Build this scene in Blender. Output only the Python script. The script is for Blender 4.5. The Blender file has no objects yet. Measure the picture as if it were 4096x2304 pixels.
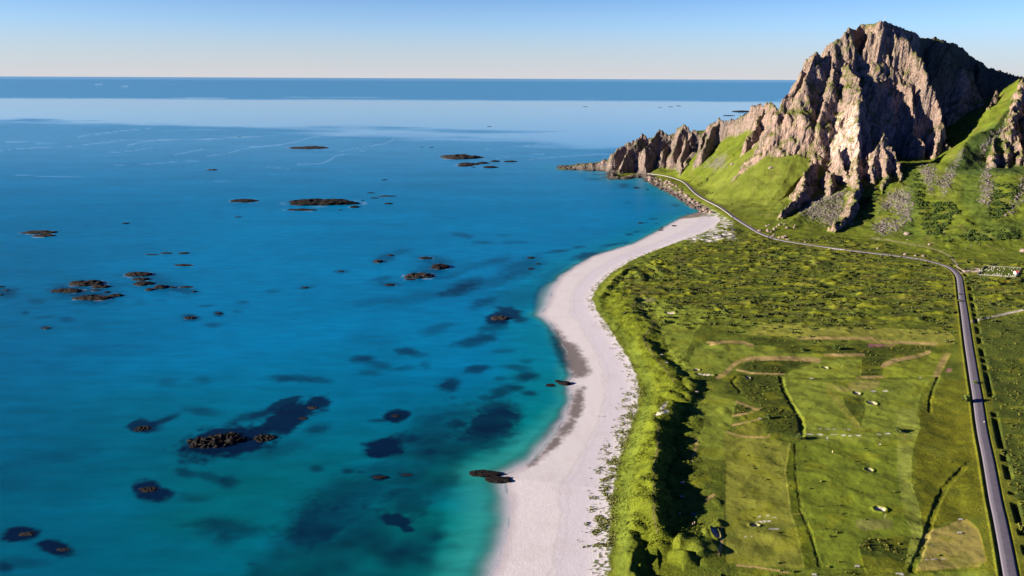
import bpy, math, random
import numpy as np
from mathutils import Matrix, Vector
random.seed(7)
RNG = np.random.default_rng(11)
F4 = np.float32
C = bpy.context.scene
COL = C.collection

# ------------------------------------------------------------------ camera, sky, sun, exposure
HC = 200.0                                   # height of the drone above the sea
FPX = 759.0                                  # focal length in pixels of a 1024 px wide frame
PITCH = math.atan((288 - 77.9) / FPX)
ROLL = 0.0045
cp, sp = math.cos(PITCH), math.sin(PITCH)
RIGHT, FWD, UP = Vector((1, 0, 0)), Vector((0, cp, -sp)), Vector((0, sp, cp))
RC = RIGHT * math.cos(ROLL) + UP * math.sin(ROLL)
UC = UP * math.cos(ROLL) - RIGHT * math.sin(ROLL)
cam = bpy.data.cameras.new('camera')
cam.sensor_width = 36.0
cam.lens = 36.0 * FPX / 1024.0
cam.clip_start, cam.clip_end = 1.0, 500000.0
camo = bpy.data.objects.new('camera', cam)
COL.objects.link(camo)
M = Matrix.Identity(4)
for i in range(3):
    M[i][0], M[i][1], M[i][2] = RC[i], UC[i], -FWD[i]
M[2][3] = HC
camo.matrix_world = M
C.camera = camo

SUN_EL = math.radians(15.0)
SUN_AZ = math.radians(-102.0)                 # measured from +Y towards +X
sun_dir = Vector((math.sin(SUN_AZ) * math.cos(SUN_EL), math.cos(SUN_AZ) * math.cos(SUN_EL), math.sin(SUN_EL)))
ld = bpy.data.lights.new('sun', 'SUN')
ld.energy = 4.8
ld.angle = math.radians(0.5)
ld.color = (1.0, 0.86, 0.68)
lo = bpy.data.objects.new('sun', ld)
COL.objects.link(lo)
lo.rotation_euler = (-sun_dir).to_track_quat('-Z', 'Y').to_euler()

w = bpy.data.worlds.new('World')
C.world = w
w.use_nodes = True
wn, wl = w.node_tree.nodes, w.node_tree.links
sky = wn.new('ShaderNodeTexSky')
sky.sky_type = 'NISHITA'
sky.sun_disc = False
sky.sun_elevation = SUN_EL
sky.sun_rotation = SUN_AZ
sky.altitude = 200
sky.air_density, sky.dust_density, sky.ozone_density = 1.0, 0.3, 2.5
bg = wn['Background']
bg.inputs['Strength'].default_value = 0.069
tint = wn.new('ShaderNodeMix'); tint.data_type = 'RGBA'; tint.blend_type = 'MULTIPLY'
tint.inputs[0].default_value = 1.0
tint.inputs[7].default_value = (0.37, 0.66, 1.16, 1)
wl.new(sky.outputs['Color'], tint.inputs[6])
tcw = wn.new('ShaderNodeTexCoord')
sepw = wn.new('ShaderNodeSeparateXYZ'); wl.new(tcw.outputs['Generated'], sepw.inputs[0])
def ramp_(stops):
    r = wn.new('ShaderNodeValToRGB'); el = r.color_ramp.elements
    el[0].position, el[0].color = stops[0][0], (*[stops[0][1]] * 3, 1)
    el[1].position, el[1].color = stops[-1][0], (*[stops[-1][1]] * 3, 1)
    for p_, v_ in stops[1:-1]:
        e_ = el.new(p_); e_.color = (v_, v_, v_, 1)
    wl.new(sepw.outputs['Z'], r.inputs[0])
    return r.outputs[0]
band = ramp_([(0.0, 0.95), (0.03, 0.62), (0.06, 0.30), (0.12, 0.0)])     # pale sea air low over the horizon
deep = ramp_([(0.0, 1.0), (0.06, 0.95), (0.11, 0.72), (0.35, 0.30), (1.0, 0.2)])  # upper sky darkened to cut the fill light and deepen shadows
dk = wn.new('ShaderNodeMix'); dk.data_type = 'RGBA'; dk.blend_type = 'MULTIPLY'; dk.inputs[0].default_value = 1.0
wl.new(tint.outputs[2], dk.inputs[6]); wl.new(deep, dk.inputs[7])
sepy = wn.new('ShaderNodeMapRange')        # unseen sky behind the camera, darkened and blued to deepen the mountain's shadows
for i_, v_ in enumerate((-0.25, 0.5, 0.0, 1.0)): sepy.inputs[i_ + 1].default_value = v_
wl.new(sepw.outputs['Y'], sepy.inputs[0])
air = wn.new('ShaderNodeMix'); air.data_type = 'RGBA'
air.inputs[7].default_value = (3.3, 3.25, 3.4, 1)
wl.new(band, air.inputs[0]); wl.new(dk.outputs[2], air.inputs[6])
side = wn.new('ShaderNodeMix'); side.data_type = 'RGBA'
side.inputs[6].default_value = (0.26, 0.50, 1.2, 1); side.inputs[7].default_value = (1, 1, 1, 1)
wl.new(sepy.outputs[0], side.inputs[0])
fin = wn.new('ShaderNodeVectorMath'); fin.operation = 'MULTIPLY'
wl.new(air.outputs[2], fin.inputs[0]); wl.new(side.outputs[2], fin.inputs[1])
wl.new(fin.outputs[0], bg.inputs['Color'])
C.view_settings.view_transform = 'Standard'
C.view_settings.look = 'None'
C.view_settings.exposure = 1.6
C.view_settings.gamma = 1.0

# ------------------------------------------------------------------ photograph <-> place
KS = 0.25                                    # photograph is 4096 px wide, the frame above 1024
def ray(px, py):
    x, y = px * KS - 512.0, 288.0 - py * KS
    return FWD + RC * (x / FPX) + UC * (y / FPX)
def S(px, py, z=5.0):
    d = ray(px, py)
    t = (z - HC) / d.z
    return (d.x * t, d.y * t)
def R3(px, py, Y):
    d = ray(px, py)
    t = Y / d.y
    return (d.x * t, Y, HC + d.z * t)
def project(X, Y, Z):
    dx, dy, dz = X, Y, Z - HC
    a = dx * RC.x + dy * RC.y + dz * RC.z
    b = dx * UC.x + dy * UC.y + dz * UC.z
    c = dx * FWD.x + dy * FWD.y + dz * FWD.z
    c = np.maximum(c, 1.0)
    return (512.0 + FPX * a / c) / KS, (288.0 - FPX * b / c) / KS
def zm(ox, oy, s):
    return lambda x, y: (ox + x / s, oy + y / s)
D = zm(0, 0, 0.62891)                        # whole photograph as seen 2576 px wide
Z1, Z2, Z3 = zm(2900, 0, 2.131), zm(2900, 500, 2.131), zm(2100, 380, 3.15)
Z4, Z5, Z6 = zm(2900, 1150, 2.131), zm(2900, 1630, 2.150), zm(1700, 1700, 2.147)
Z7, Z8, Z9 = zm(3780, 280, 3.45), zm(2250, 1060, 3.019), zm(2500, 1500, 4.262)
RA, RB, RCc = zm(3780, 1050, 8.05), zm(3000, 860, 6.44), zm(3600, 940, 5.176)
RG = zm(2680, 1980, 6.04)
def L(f, pts): return [f(*p[:2]) for p in pts]

# ------------------------------------------------------------------ noise
def _perm(seed):
    r = np.random.default_rng(seed)
    p = r.permutation(256).astype(np.int32)
    return np.concatenate([p, p, p])
_PERM = _perm(3)
_G2 = np.array([[math.cos(i * math.pi / 8), math.sin(i * math.pi / 8)] for i in range(16)], F4)
_g3 = np.random.default_rng(5).normal(size=(64, 3))
_G3 = (_g3 / np.linalg.norm(_g3, axis=1)[:, None]).astype(F4)
def pn2(x, y, seed=0):
    x = np.asarray(x, F4) + F4(seed * 17.31); y = np.asarray(y, F4) + F4(seed * 7.77)
    xi, yi = np.floor(x).astype(np.int32), np.floor(y).astype(np.int32)
    xf, yf = x - xi, y - yi
    xi &= 255; yi &= 255
    u, v = xf * xf * xf * (xf * (xf * 6 - 15) + 10), yf * yf * yf * (yf * (yf * 6 - 15) + 10)
    def g(i, j, fx, fy):
        h = _PERM[_PERM[xi + i] + yi + j] & 15
        return _G2[h, 0] * fx + _G2[h, 1] * fy
    a = g(0, 0, xf, yf); b = g(1, 0, xf - 1, yf); c = g(0, 1, xf, yf - 1); d = g(1, 1, xf - 1, yf - 1)
    ab = a + u * (b - a)
    return (ab + v * (c + u * (d - c) - ab)) * F4(1.5)
def pn3(x, y, z):
    x, y, z = (np.asarray(q, F4) for q in (x, y, z))
    xi, yi, zi = (np.floor(q).astype(np.int32) for q in (x, y, z))
    xf, yf, zf = x - xi, y - yi, z - zi
    xi &= 255; yi &= 255; zi &= 255
    u, v, t = (q * q * q * (q * (q * 6 - 15) + 10) for q in (xf, yf, zf))
    def g(i, j, k):
        h = _PERM[_PERM[_PERM[xi + i] + yi + j] + zi + k] & 63
        return _G3[h, 0] * (xf - i) + _G3[h, 1] * (yf - j) + _G3[h, 2] * (zf - k)
    def lerp(a, b, q): return a + q * (b - a)
    return lerp(lerp(lerp(g(0, 0, 0), g(1, 0, 0), u), lerp(g(0, 1, 0), g(1, 1, 0), u), v),
                lerp(lerp(g(0, 0, 1), g(1, 0, 1), u), lerp(g(0, 1, 1), g(1, 1, 1), u), v), t) * F4(1.5)
def fbm2(x, y, o=4, seed=0, gain=0.5):
    s = 0; a = 1.0
    for i in range(o):
        s = s + a * pn2(x * 2 ** i, y * 2 ** i, seed + i); a *= gain
    return s
def rid2(x, y, o=3, seed=0):
    s = 0; a = 1.0
    for i in range(o):
        s = s + a * (1 - np.abs(pn2(x * 2 ** i, y * 2 ** i, seed + i)) * 1.6); a *= 0.5
    return s / 1.75
def sst(a, b, x):
    t = np.clip((x - a) / (b - a), 0, 1)
    return t * t * (3 - 2 * t)

def blocks3(x, y, z):
    """value that is constant in every cell of an irregular 3-D mosaic, and the distance to the next cell"""
    x, y, z = (np.asarray(q, F4) for q in (x, y, z))
    xi, yi, zi = (np.floor(q).astype(np.int32) for q in (x, y, z))
    d1 = np.full(x.shape, 9, F4); d2 = d1.copy(); val = np.zeros(x.shape, F4)
    for i in (-1, 0, 1):
        for j in (-1, 0, 1):
            for k in (-1, 0, 1):
                a, b, c = xi + i, yi + j, zi + k
                h = _PERM[_PERM[_PERM[a & 255] + (b & 255)] + (c & 255)]
                px, py, pz = a + h / F4(256), b + _PERM[h + 31] / F4(256), c + _PERM[h + 77] / F4(256)
                d = (px - x) ** 2 + (py - y) ** 2 + (pz - z) ** 2
                m = d < d1
                d2 = np.where(m, d1, np.minimum(d2, d)); d1 = np.where(m, d, d1); val = np.where(m, _PERM[h + 120] / F4(255), val)
    return val, np.sqrt(d2) - np.sqrt(d1)
# ------------------------------------------------------------------ plane geometry helpers
def seg_dist(X, Y, P):
    """distance to an open polyline, parameter along it (segment index + t) and side (>0 = left of travel)"""
    best = np.full(X.shape, 1e9, F4); par = np.zeros(X.shape, F4); side = np.zeros(X.shape, F4)
    for i in range(len(P) - 1):
        ax, ay = P[i][0], P[i][1]; bx, by = P[i + 1][0] - ax, P[i + 1][1] - ay
        t = np.clip(((X - ax) * bx + (Y - ay) * by) / (bx * bx + by * by + 1e-9), 0, 1)
        dx, dy = X - ax - t * bx, Y - ay - t * by
        d2 = dx * dx + dy * dy
        m = d2 < best
        best = np.where(m, d2, best); par = np.where(m, i + t, par)
        side = np.where(m, bx * dy - by * dx, side)
    return np.sqrt(best), par, side
def inside(X, Y, P):
    c = np.zeros(X.shape, bool)
    n = len(P)
    for i in range(n):
        x0, y0 = P[i][0], P[i][1]; x1, y1 = P[(i + 1) % n][0], P[(i + 1) % n][1]
        if y0 == y1: continue
        c ^= ((y0 > Y) != (y1 > Y)) & (X < (x1 - x0) * (Y - y0) / (y1 - y0) + x0)
    return c
def sdf(X, Y, P):
    d, _, _ = seg_dist(X, Y, list(P) + [P[0]])
    return np.where(inside(X, Y, P), d, -d)
def catmull(P, n=4):
    out = []
    P = [tuple(p) for p in P]
    for i in range(len(P) - 1):
        p0, p1, p2, p3 = P[max(i - 1, 0)], P[i], P[i + 1], P[min(i + 2, len(P) - 1)]
        for k in range(n):
            t = k / n
            out.append(tuple(0.5 * (2 * b + (c - a) * t + (2 * a - 5 * b + 4 * c - d) * t * t + (3 * b - a - 3 * c + d) * t ** 3)
                             for a, b, c, d in zip(p0, p1, p2, p3)))
    out.append(P[-1])
    return out

# ------------------------------------------------------------------ traced outlines
SHORE = L(D, [(1195, 1620), (1225, 1500), (1240, 1449), (1268, 1390), (1285, 1320), (1282, 1250), (1272, 1212), (1268, 1198), (1292, 1188),
    (1340, 1162), (1390, 1105), (1424, 1052), (1438, 1005), (1440, 978), (1432, 966), (1440, 950), (1440, 930), (1432, 895), (1415, 855), (1392, 815),
    (1362, 791), (1380, 768), (1394, 725), (1418, 692), (1462, 664), (1495, 645), (1530, 634), (1600, 612), (1642, 590), (1685, 566), (1722, 545), (1762, 534),
    (1757, 526), (1735, 516), (1712, 502), (1690, 488), (1664, 474), (1640, 462), (1622, 447), (1612, 438)])
SHORE += L(Z3, [(1500, 1040), (1440, 1045), (1380, 1040), (1300, 1058), (1200, 1062), (1090, 1065), (1055, 1048), (1070, 1000), (1110, 985), (1050, 965),
    (960, 955), (850, 952), (700, 945), (560, 930), (430, 905), (520, 893), (640, 885), (760, 875)])
SHORE_W = [S(x, y, 0.0) for x, y in SHORE]
LANDP = SHORE_W + [(230, 1880), (330, 1960), (520, 2050), (900, 2300), (2600, 2400), (2600, 100), (-20, 100)]
VEG = L(D, [(1500, 1620), (1512, 1500), (1521, 1449), (1530, 1390), (1531, 1310), (1537, 1240), (1552, 1160), (1578, 1085), (1600, 1030), (1606, 975), (1592, 925), (1562, 872),
    (1530, 822), (1497, 778), (1486, 748), (1502, 716), (1540, 682), (1590, 652), (1650, 627), (1720, 601), (1770, 584), (1800, 566), (1812, 552), (1795, 540), (1770, 531)])
VEG_W = [S(x, y, 3.0) for x, y in VEG] + [S(*D(1735, 505), 3.0), S(*D(1690, 478), 3.0), S(*D(1640, 452), 4.0)]
VEGP = VEG_W + [(270, 1700), (400, 1900), (900, 2300), (2600, 2400), (2600, 100), (60, 100)]
FOOT = L(D, [(1560, 436), (1640, 441), (1690, 452), (1735, 478), (1790, 515), (1850, 552), (1905, 582), (1990, 592), (2090, 590), (2200, 606), (2330, 640), (2450, 648), (2576, 660), (2800, 680)])
FOOT_W = [(150, 1700)] + [S(x, y, 6.0) for x, y in FOOT]
FOOTP = FOOT_W + [(2600, 900), (2600, 2400), (300, 2400), (150, 2000)]
ROADPX = [(4110, 2700), (4080, 2500), (4043.5, 2304), (4024.7, 2201), (4010, 2126), (3997, 2063), (3982.7, 2000), (3957.5, 1860), (3947.6, 1810), (3935, 1752),
    (3923.6, 1686), (3914.5, 1620), (3908, 1574), (3899, 1524), (3887, 1450), (3873, 1361), (3857, 1244), (3849.6, 1199), (3845.8, 1168), (3842, 1137), (3838, 1112),
    (3829.7, 1096), (3814.8, 1081), (3792, 1066), (3735, 1048), (3677, 1034.7), (3600, 1024), (3400, 1000.5), (3310, 988), (3217, 975), (3139.8, 962.5), (3093, 951.6),
    (3046.6, 934.5), (3020, 920.6), (3000, 908), (2947, 875), (2924, 857), (2882, 828), (2836, 805), (2798, 783), (2773, 761), (2756, 743), (2735, 726.5), (2700, 713), (2655, 702), (2595, 694)]
RZ = 6.0
ROAD = catmull([S(x, y, RZ) for x, y in ROADPX], 4)
RIDGES, SOFT = [], []
def rid(f, pts, s, jag=4.0, soft=None):
    """a rocky crest: points are (x, y in the photograph, depth); s = steepness of its flanks"""
    P = []
    for p in pts:
        g = p[3] if len(p) > 3 else f
        P.append(R3(*g(p[0], p[1]), p[2]))
    RIDGES.append((P, s, jag))
    if soft: SOFT.append(([(a, b, c * soft[0]) for a, b, c in P], soft[1]))
# skyline of the main mass
rid(Z1, [(462, 925, 1300), (520, 840, 1305), (600, 740, 1312), (640, 650, 1320), (690, 560, 1330), (740, 480, 1335), (765, 440, 1338), (820, 440, 1340), (850, 474, 1342),
    (900, 420, 1346), (950, 350, 1352), (1000, 270, 1358), (1060, 238, 1364)], 1.75, 3.0, (0.42, 0.6))
rid(Z1, [(1060, 238, 1364), (1110, 244, 1398), (1160, 206, 1408), (1215, 197, 1406), (1240, 212, 1392), (1285, 180, 1356)], (0.8, 2.9), 2.5)
rid(Z1, [(1285, 180, 1356), (1310, 174, 1350), (1350, 174, 1351),
    (1420, 192, 1357), (1500, 222, 1368), (1560, 252, 1382), (1640, 302, 1402), (1700, 320, 1418), (1790, 314, 1438), (1900, 357, 1456), (1980, 367, 1470), (2020, 402, 1482),
    (2060, 452, 1502), (2150, 512, 1515), (2270, 572, 1530), (2400, 617, 1545), (2549, 654, 1560), (2800, 640, 1580), (3100, 600, 1600)], (1.1, 2.6), 2.5, (0.42, 0.6))
# left pinnacles on the skyline face
rid(Z1, [(765, 442, 1338), (720, 560, 1322), (690, 700, 1300)], 1.7, 3)
rid(Z1, [(950, 350, 1352), (930, 520, 1330), (900, 700, 1305), (860, 900, 1278), (800, 1100, 1250)], 1.5, 3)
# edge A: the bright buttress, down to the road
rid(Z1, [(1060, 240, 1364), (1105, 420, 1338), (1075, 560, 1316), (1120, 660, 1292), (1185, 850, 1248), (1145, 900, 1238), (1140, 1100, 1210), (1140, 1300, 1180),
    (1130, 400, 1142, Z2)], (3.4, 1.3), 3.0)
rid(Z2, [(1140, 240, 1184), (1130, 400, 1140), (1140, 520, 1094), (1090, 660, 1040), (1050, 770, 1006), (965, 850, 978)], (1.9, 1.15), 3.0)
rid(Z2, [(960, 170, 1205), (1010, 330, 1180), (1020, 440, 1160)], 2.3, 3)
rid(Z2, [(760, 280, 1215), (720, 380, 1180), (640, 560, 1112), (560, 660, 1075), (470, 740, 1048)], 1.7, 3)
rid(Z2, [(870, 370, 1190), (900, 440, 1155), (920, 515, 1125)], 1.5, 3)
# edge B: middle buttress
rid(Z1, [(1400, 190, 1354), (1480, 300, 1340), (1570, 320, 1334), (1620, 440, 1324), (1690, 500, 1316), (1720, 680, 1300), (1780, 760, 1290), (1850, 950, 1270), (1885, 1080, 1256),
    (1900, 1200, 1240), (1950, 1305, 1222)], (3.0, 2.9), 3)
rid(Z1, [(1885, 1080, 1256), (1820, 1230, 1234), (1790, 1330, 1212), (1830, 410, 1175, Z2)], 2.2, 4)
rid(Z1, [(1245, 250, 1348), (1290, 330, 1343), (1380, 430, 1335), (1440, 540, 1326), (1500, 640, 1318)], (2.6, 3.4), 3)
rid(Z1, [(1560, 700, 1304), (1590, 960, 1276), (1600, 1150, 1252), (1700, 1200, 1238)], (2.4, 4.5), 3)
# right shoulder and the ribs in the shaded bowl
rid(Z1, [(1800, 320, 1405), (1920, 420, 1390), (2000, 560, 1376), (2130, 590, 1374)], 2.0, 3)
rid(Z1, [(2150, 512, 1515), (2160, 640, 1470), (2150, 780, 1430), (2130, 980, 1390)], 1.8, 3)
rid(Z1, [(1900, 760, 1400), (1950, 980, 1360), (2010, 1150, 1325)], 1.8, 4)
# pinnacle C
rid(Z2, [(1345, 62, 1178), (1355, 180, 1166), (1370, 300, 1150), (1400, 420, 1130), (1345, 560, 1098)], (2.3, 1.5), 3)
rid(Z2, [(1345, 62, 1178), (1300, 230, 1160), (1260, 400, 1138), (1290, 480, 1120)], (1.6, 2.2), 3)
rid(Z2, [(1400, 150, 1172), (1470, 280, 1154), (1515, 410, 1134), (1480, 480, 1118)], (2.3, 1.4), 3)
# fin and ribs of the right mountain
rid(Z7, [(680, 258, 1330), (650, 420, 1312), (600, 580, 1292), (545, 680, 1276), (520, 900, 1248)], 2.6, 4)
rid(Z7, [(1055, 110, 1320), (1030, 250, 1294), (1000, 400, 1266), (950, 600, 1232), (900, 690, 1216), (880, 760, 1206)], 1.45, 3)
rid(Z7, [(830, 815, 1222), (850, 960, 1196), (870, 1150, 1156), (910, 1330, 1120)], (2.2, 1.2), 3)
rid(Z7, [(700, 930, 1200), (680, 1100, 1166), (640, 1240, 1134)], 1.1, 3)
rid(Z7, [(930, 680, 1246), (980, 860, 1210), (1030, 1060, 1170), (1085, 1270, 1130)], 1.4, 3)
rid(Z7, [(1200, 60, 1330), (1180, 500, 1250), (1200, 900, 1180), (1230, 1250, 1120)], 1.5, 3)
rid(Z7, [(1060, 100, 1330), (1250, 40, 1345), (1700, -60, 1370), (2300, -100, 1400)], 1.5, 4, (0.92, 0.62))
SOFT.append(([R3(*Z7(960, 330), 1300), R3(*Z7(760, 720), 1240), R3(*Z7(520, 850), 1212), R3(*Z7(330, 980), 1190), R3(*Z7(180, 1180), 1150)], 0.72))
SOFT.append(([R3(*Z7(1060, 110), 1332), R3(*Z7(960, 330), 1300)], 0.75))
SOFT.append(([R3(*Z1(400, 1340), 1260), R3(*Z2(600, 245), 1240), R3(*Z2(760, 310), 1220), R3(*Z2(900, 470), 1190)], 0.72))
SOFT.append(([R3(*Z2(1200, 480), 1185), R3(*Z2(1500, 480), 1180), R3(*Z2(1700, 380), 1200)], 0.5))
SOFT.append(([R3(*Z1(440, 1080), 1340), R3(*Z1(400, 1340), 1260)], 0.95))
# headland: a chain of spires running out to the point
rid(Z3, [(430, 908, 1735), (640, 880, 1730), (940, 852, 1722), (1060, 800, 1716), (1100, 740, 1714), (1190, 680, 1714), (1250, 610, 1714), (1330, 585, 1712), (1410, 530, 1710), (1470, 460, 1708), (1520, 490, 1706),
    (1560, 545, 1706), (1620, 500, 1702), (1690, 415, 1698), (1740, 450, 1696), (1810, 505, 1692), (1850, 500, 1690), (1900, 440, 1686), (1990, 365, 1680), (2040, 400, 1676), (2080, 490, 1668),
    (2130, 420, 1660), (2190, 470, 1650), (2250, 460, 1640), (2300, 385, 1630), (2380, 340, 1612), (2450, 280, 1592), (2490, 320, 1576)], 1.55, 2.5, (0.30, 0.5))
rid(Z3, [(2470, 300, 1584), (2500, 330, 1570), (200, 960, 1520, Z1), (250, 900, 1500, Z1), (290, 870, 1482, Z1),
    (320, 900, 1475, Z1), (350, 860, 1462, Z1), (400, 880, 1440, Z1), (425, 940, 1420, Z1)], 2.6, 3, (0.74, 0.84))
rid(Z3, [(1470, 462, 1708), (1390, 600, 1690), (1320, 690, 1672), (1270, 800, 1655), (1190, 930, 1636)], 2.0, 3)
rid(Z3, [(1690, 418, 1698), (1600, 580, 1672), (1520, 690, 1655), (1500, 790, 1640)], 2.0, 3)
rid(Z3, [(1990, 368, 1680), (1900, 520, 1655), (1890, 650, 1640)], 2.0, 3)
rid(Z3, [(1560, 545, 1706), (1540, 640, 1690), (1440, 760, 1668)], 2.6, 3)
rid(Z3, [(1850, 500, 1690), (1790, 640, 1666), (1720, 700, 1654)], 2.4, 3)
rid(Z3, [(2130, 422, 1660), (2100, 520, 1640), (2060, 560, 1630)], 2.4, 3)
rid(Z3, [(2300, 388, 1630), (2240, 520, 1600), (2200, 640, 1580)], 2.2, 3)
rid(Z3, [(1250, 612, 1714), (1150, 700, 1698), (1090, 790, 1690)], 1.8, 3)
rid(Z3, [(2055, 505, 1618), (2010, 620, 1600), (1980, 760, 1585), (1960, 900, 1566)], 2.6, 3)
rid(Z3, [(2130, 700, 1592), (2050, 830, 1572), (1990, 920, 1556), (1950, 985, 1545)], 1.7, 3)
rid(Z3, [(2130, 700, 1592), (2200, 790, 1574), (2240, 870, 1560)], 1.9, 3)
rid(Z3, [(2450, 282, 1592), (2330, 480, 1560), (2250, 600, 1545), (2230, 700, 1530)], 2.0, 3)
rid(Z1, [(350, 862, 1462), (300, 1000, 1442), (220, 1150, 1416), (150, 1310, 1385)], 2.0, 3)
rid(Z1, [(400, 882, 1440), (410, 1050, 1412), (340, 1200, 1385), (300, 1280, 1370)], 2.0, 3)
rid(Z3, [(1070, 1010, 1600), (1120, 1000, 1605), (1220, 1015, 1608), (1360, 1010, 1606)], 1.2, 2)

# dune crests: points and height above the plain
DUNES = []
def dune(pts, h, wl, wr):                    # wl / wr = width of the seaward and landward flank
    P = [S(x, y, 5.0 + h * 0.6) for x, y in pts]
    DUNES.append((catmull(P, 3), h, wl, wr))
dune(L(Z6, [(1995, 960), (1985, 900), (1948, 800), (1952, 620), (1945, 440), (1962, 260), (1985, 120)]) + L(Z9, [(530, 1180), (540, 1000), (560, 770), (700, 650), (735, 560), (760, 400)]),
     5.9, 26, 12)
dune(L(Z9, [(760, 400), (880, 350), (960, 330), (920, 250), (840, 120), (790, 30)]) + L(Z8, [(1290, 1330), (1210, 1240), (1130, 1140), (1060, 1060), (980, 960), (900, 880)]), 3.2, 24, 15)
dune(L(Z8, [(880, 860), (1000, 845), (1040, 800), (1010, 700), (900, 650), (850, 560), (850, 470), (800, 440), (900, 390)]), 2.4, 22, 14)
dune(L(Z6, [(1700, 1800), (1712, 1500), (1716, 1297), (1712, 1080), (1702, 900), (1715, 865)]), 6.0, 14, 10)
dune(L(Z6, [(1715, 865), (1850, 880), (1960, 960)]), 4.0, 10, 8)
dune(L(Z9, [(1040, 40), (1050, 110), (1110, 190), (1200, 260)]), 4.0, 14, 8)
dune(L(Z6, [(2130, 990), (2260, 1010), (2370, 1090), (2400, 1120)]), 3.6, 20, 8)
dune(L(Z6, [(2200, 1060), (2215, 1180)]), 3.5, 9, 7)
dune(L(RG, [(820, 740), (870, 860), (960, 1010)]), 2.6, 8, 4)
dune(L(RG, [(1010, 690), (1080, 720), (1160, 790)]), 2.2, 8, 4)
dune(L(Z8, [(800, 90), (880, 80), (930, 160), (950, 220)]), 3.0, 14, 9)
dune(L(Z8, [(410, 400), (480, 310), (580, 210), (700, 100), (830, 10)]), 2.4, 10, 8)
dune(L(Z8, [(1090, 0), (1180, 70), (1220, 120)]), 3.0, 16, 7)
dune(L(Z8, [(1540, 20), (1660, 70), (1750, 110), (1840, 130)]), 2.2, 14, 8)
dune(L(Z8, [(1810, 500), (1900, 550), (2010, 600)]), 2.0, 8, 6)
dune(L(Z8, [(2240, 470), (2300, 440), (2420, 410)]), 2.5, 12, 7)
dune(L(RB, [(480, 1000), (700, 1060), (1020, 1150)]), 2.6, 18, 8)
dune(L(RB, [(1690, 1140), (1700, 1220), (1710, 1300)]), 3.6, 22, 7)
dune(L(RB, [(380, 1090), (560, 1110)]), 2.0, 16, 7)
dune(L(RB, [(100, 1240), (300, 1290), (500, 1310)]), 2.0, 14, 7)
for f, ps in ((Z4, [(195, 135, 330, 100)]), (Z4, [(1215, 150, 1240, 230)]), (Z4, [(1120, 175, 1160, 200)]), (Z4, [(1040, 150, 1140, 145)]), (Z4, [(1650, 260, 1690, 300)]),
              (RCc, [(950, 230, 1090, 330)]), (RCc, [(590, 310, 650, 390)]), (RCc, [(1730, 410, 1870, 460)]), (RCc, [(310, 620, 500, 640)]), (RCc, [(1740, 940, 1900, 960)]), (RCc, [(2390, 980, 2530, 860)])):
    for a, b, c, d in ps: dune([f(a, b), f(c, d)], 2.2, 12, 5)
RAVINES = [(L(Z5, [(2160, 430), (2010, 570), (1890, 690), (1820, 830), (1770, 980), (1720, 1140), (1680, 1250), (1610, 1410)]), 0.9, 1.3),
           (L(Z4, [(480, 760), (490, 850), (560, 1000), (640, 1110), (655, 1180), (655, 1290)]), 1.0, 1.6),
           (L(Z4, [(1820, 770), (1770, 880), (1748, 960), (1748, 1055)]), 0.7, 1.0),
           (L(Z5, [(0, 1449), (600, 1449), (1580, 1420), (1900, 1400), (2250, 1380)]), 0.9, 1.2),
           (L(Z4, [(100, 770), (60, 800), (90, 850), (130, 880), (130, 910)]), 0.7, 1.2),
           (L(Z5, [(605, 320), (612, 600), (655, 900), (740, 1120), (815, 1380)]), 0.35, 0.8),
           (L(Z6, [(1800, 1297), (1820, 1130), (1900, 1020), (2000, 960)]), 0.8, 1.5),
           (L(Z4, [(480, 768), (1140, 775), (1830, 765)]), 0.5, 0.9)]
RAV_W = [([S(x, y, 5.0) for x, y in p], dp, wd) for p, dp, wd in RAVINES]
BUNKERS = [(Z4, 852, 686, 22, 11), (Z4, 196, 772, 18, 12), (Z4, 1122, 911, 28, 10), (Z4, 1250, 985, 36, 13), (RG, 1085, 930, 80, 120), (RG, 580, 505, 60, 50), (Z8, 1295, 604, 60, 14), (Z8, 1620, 1273, 32, 9),
           (Z8, 1710, 1334, 95, 14), (Z5, 1330, 884, 45, 20), (Z5, 1240, 540, 30, 14), (RG, 2050, 750, 100, 40)]
BUNK_W = []
for f, x, y, a, b in BUNKERS:
    c0, c1, c2 = S(*f(x, y), 5), S(*f(x + a, y), 5), S(*f(x, y - b), 5)
    BUNK_W.append((c0[0], c0[1], abs(c1[0] - c0[0]), abs(c2[1] - c0[1])))

CEM = [(1275, 120), (1040, 405), (2270, 480), (2460, 185)]
CEMP = [S(*RA(*p), 6.0) for p in CEM]
MOUND_W = []
for f, x, y, a, b, mh in [(Z4, 730, 1000, 100, 44, 1.1), (Z4, 990, 682, 110, 30, 0.9), (Z9, 2200, 880, 110, 60, 1.2), (Z9, 2010, 740, 70, 45, 0.9), (Z8, 1050, 418, 75, 32, 0.9), (RG, 1150, 200, 120, 110, 1.3), (Z5, 1290, 1000, 150, 45, 0.7), (Z4, 690, 370, 90, 26, 0.8),
                          (Z8, 1900, 1000, 110, 60, 1.0), (Z8, 1460, 720, 130, 90, 1.1), (Z5, 330, 480, 120, 60, 0.9), (Z5, 420, 1130, 100, 50, 1.0), (Z5, 900, 600, 120, 60, 0.8), (Z5, 1330, 430, 110, 60, 1.0), (Z4, 600, 770, 60, 24, 0.9), (Z9, 1700, 640, 110, 90, 1.3), (Z9, 1680, 860, 90, 60, 1.0)]:
    c0, c1, c2 = S(*f(x, y), 5), S(*f(x + a, y), 5), S(*f(x, y - b), 5)
    MOUND_W.append((c0[0], c0[1], abs(c1[0] - c0[0]), abs(c2[1] - c0[1]), mh))
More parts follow.
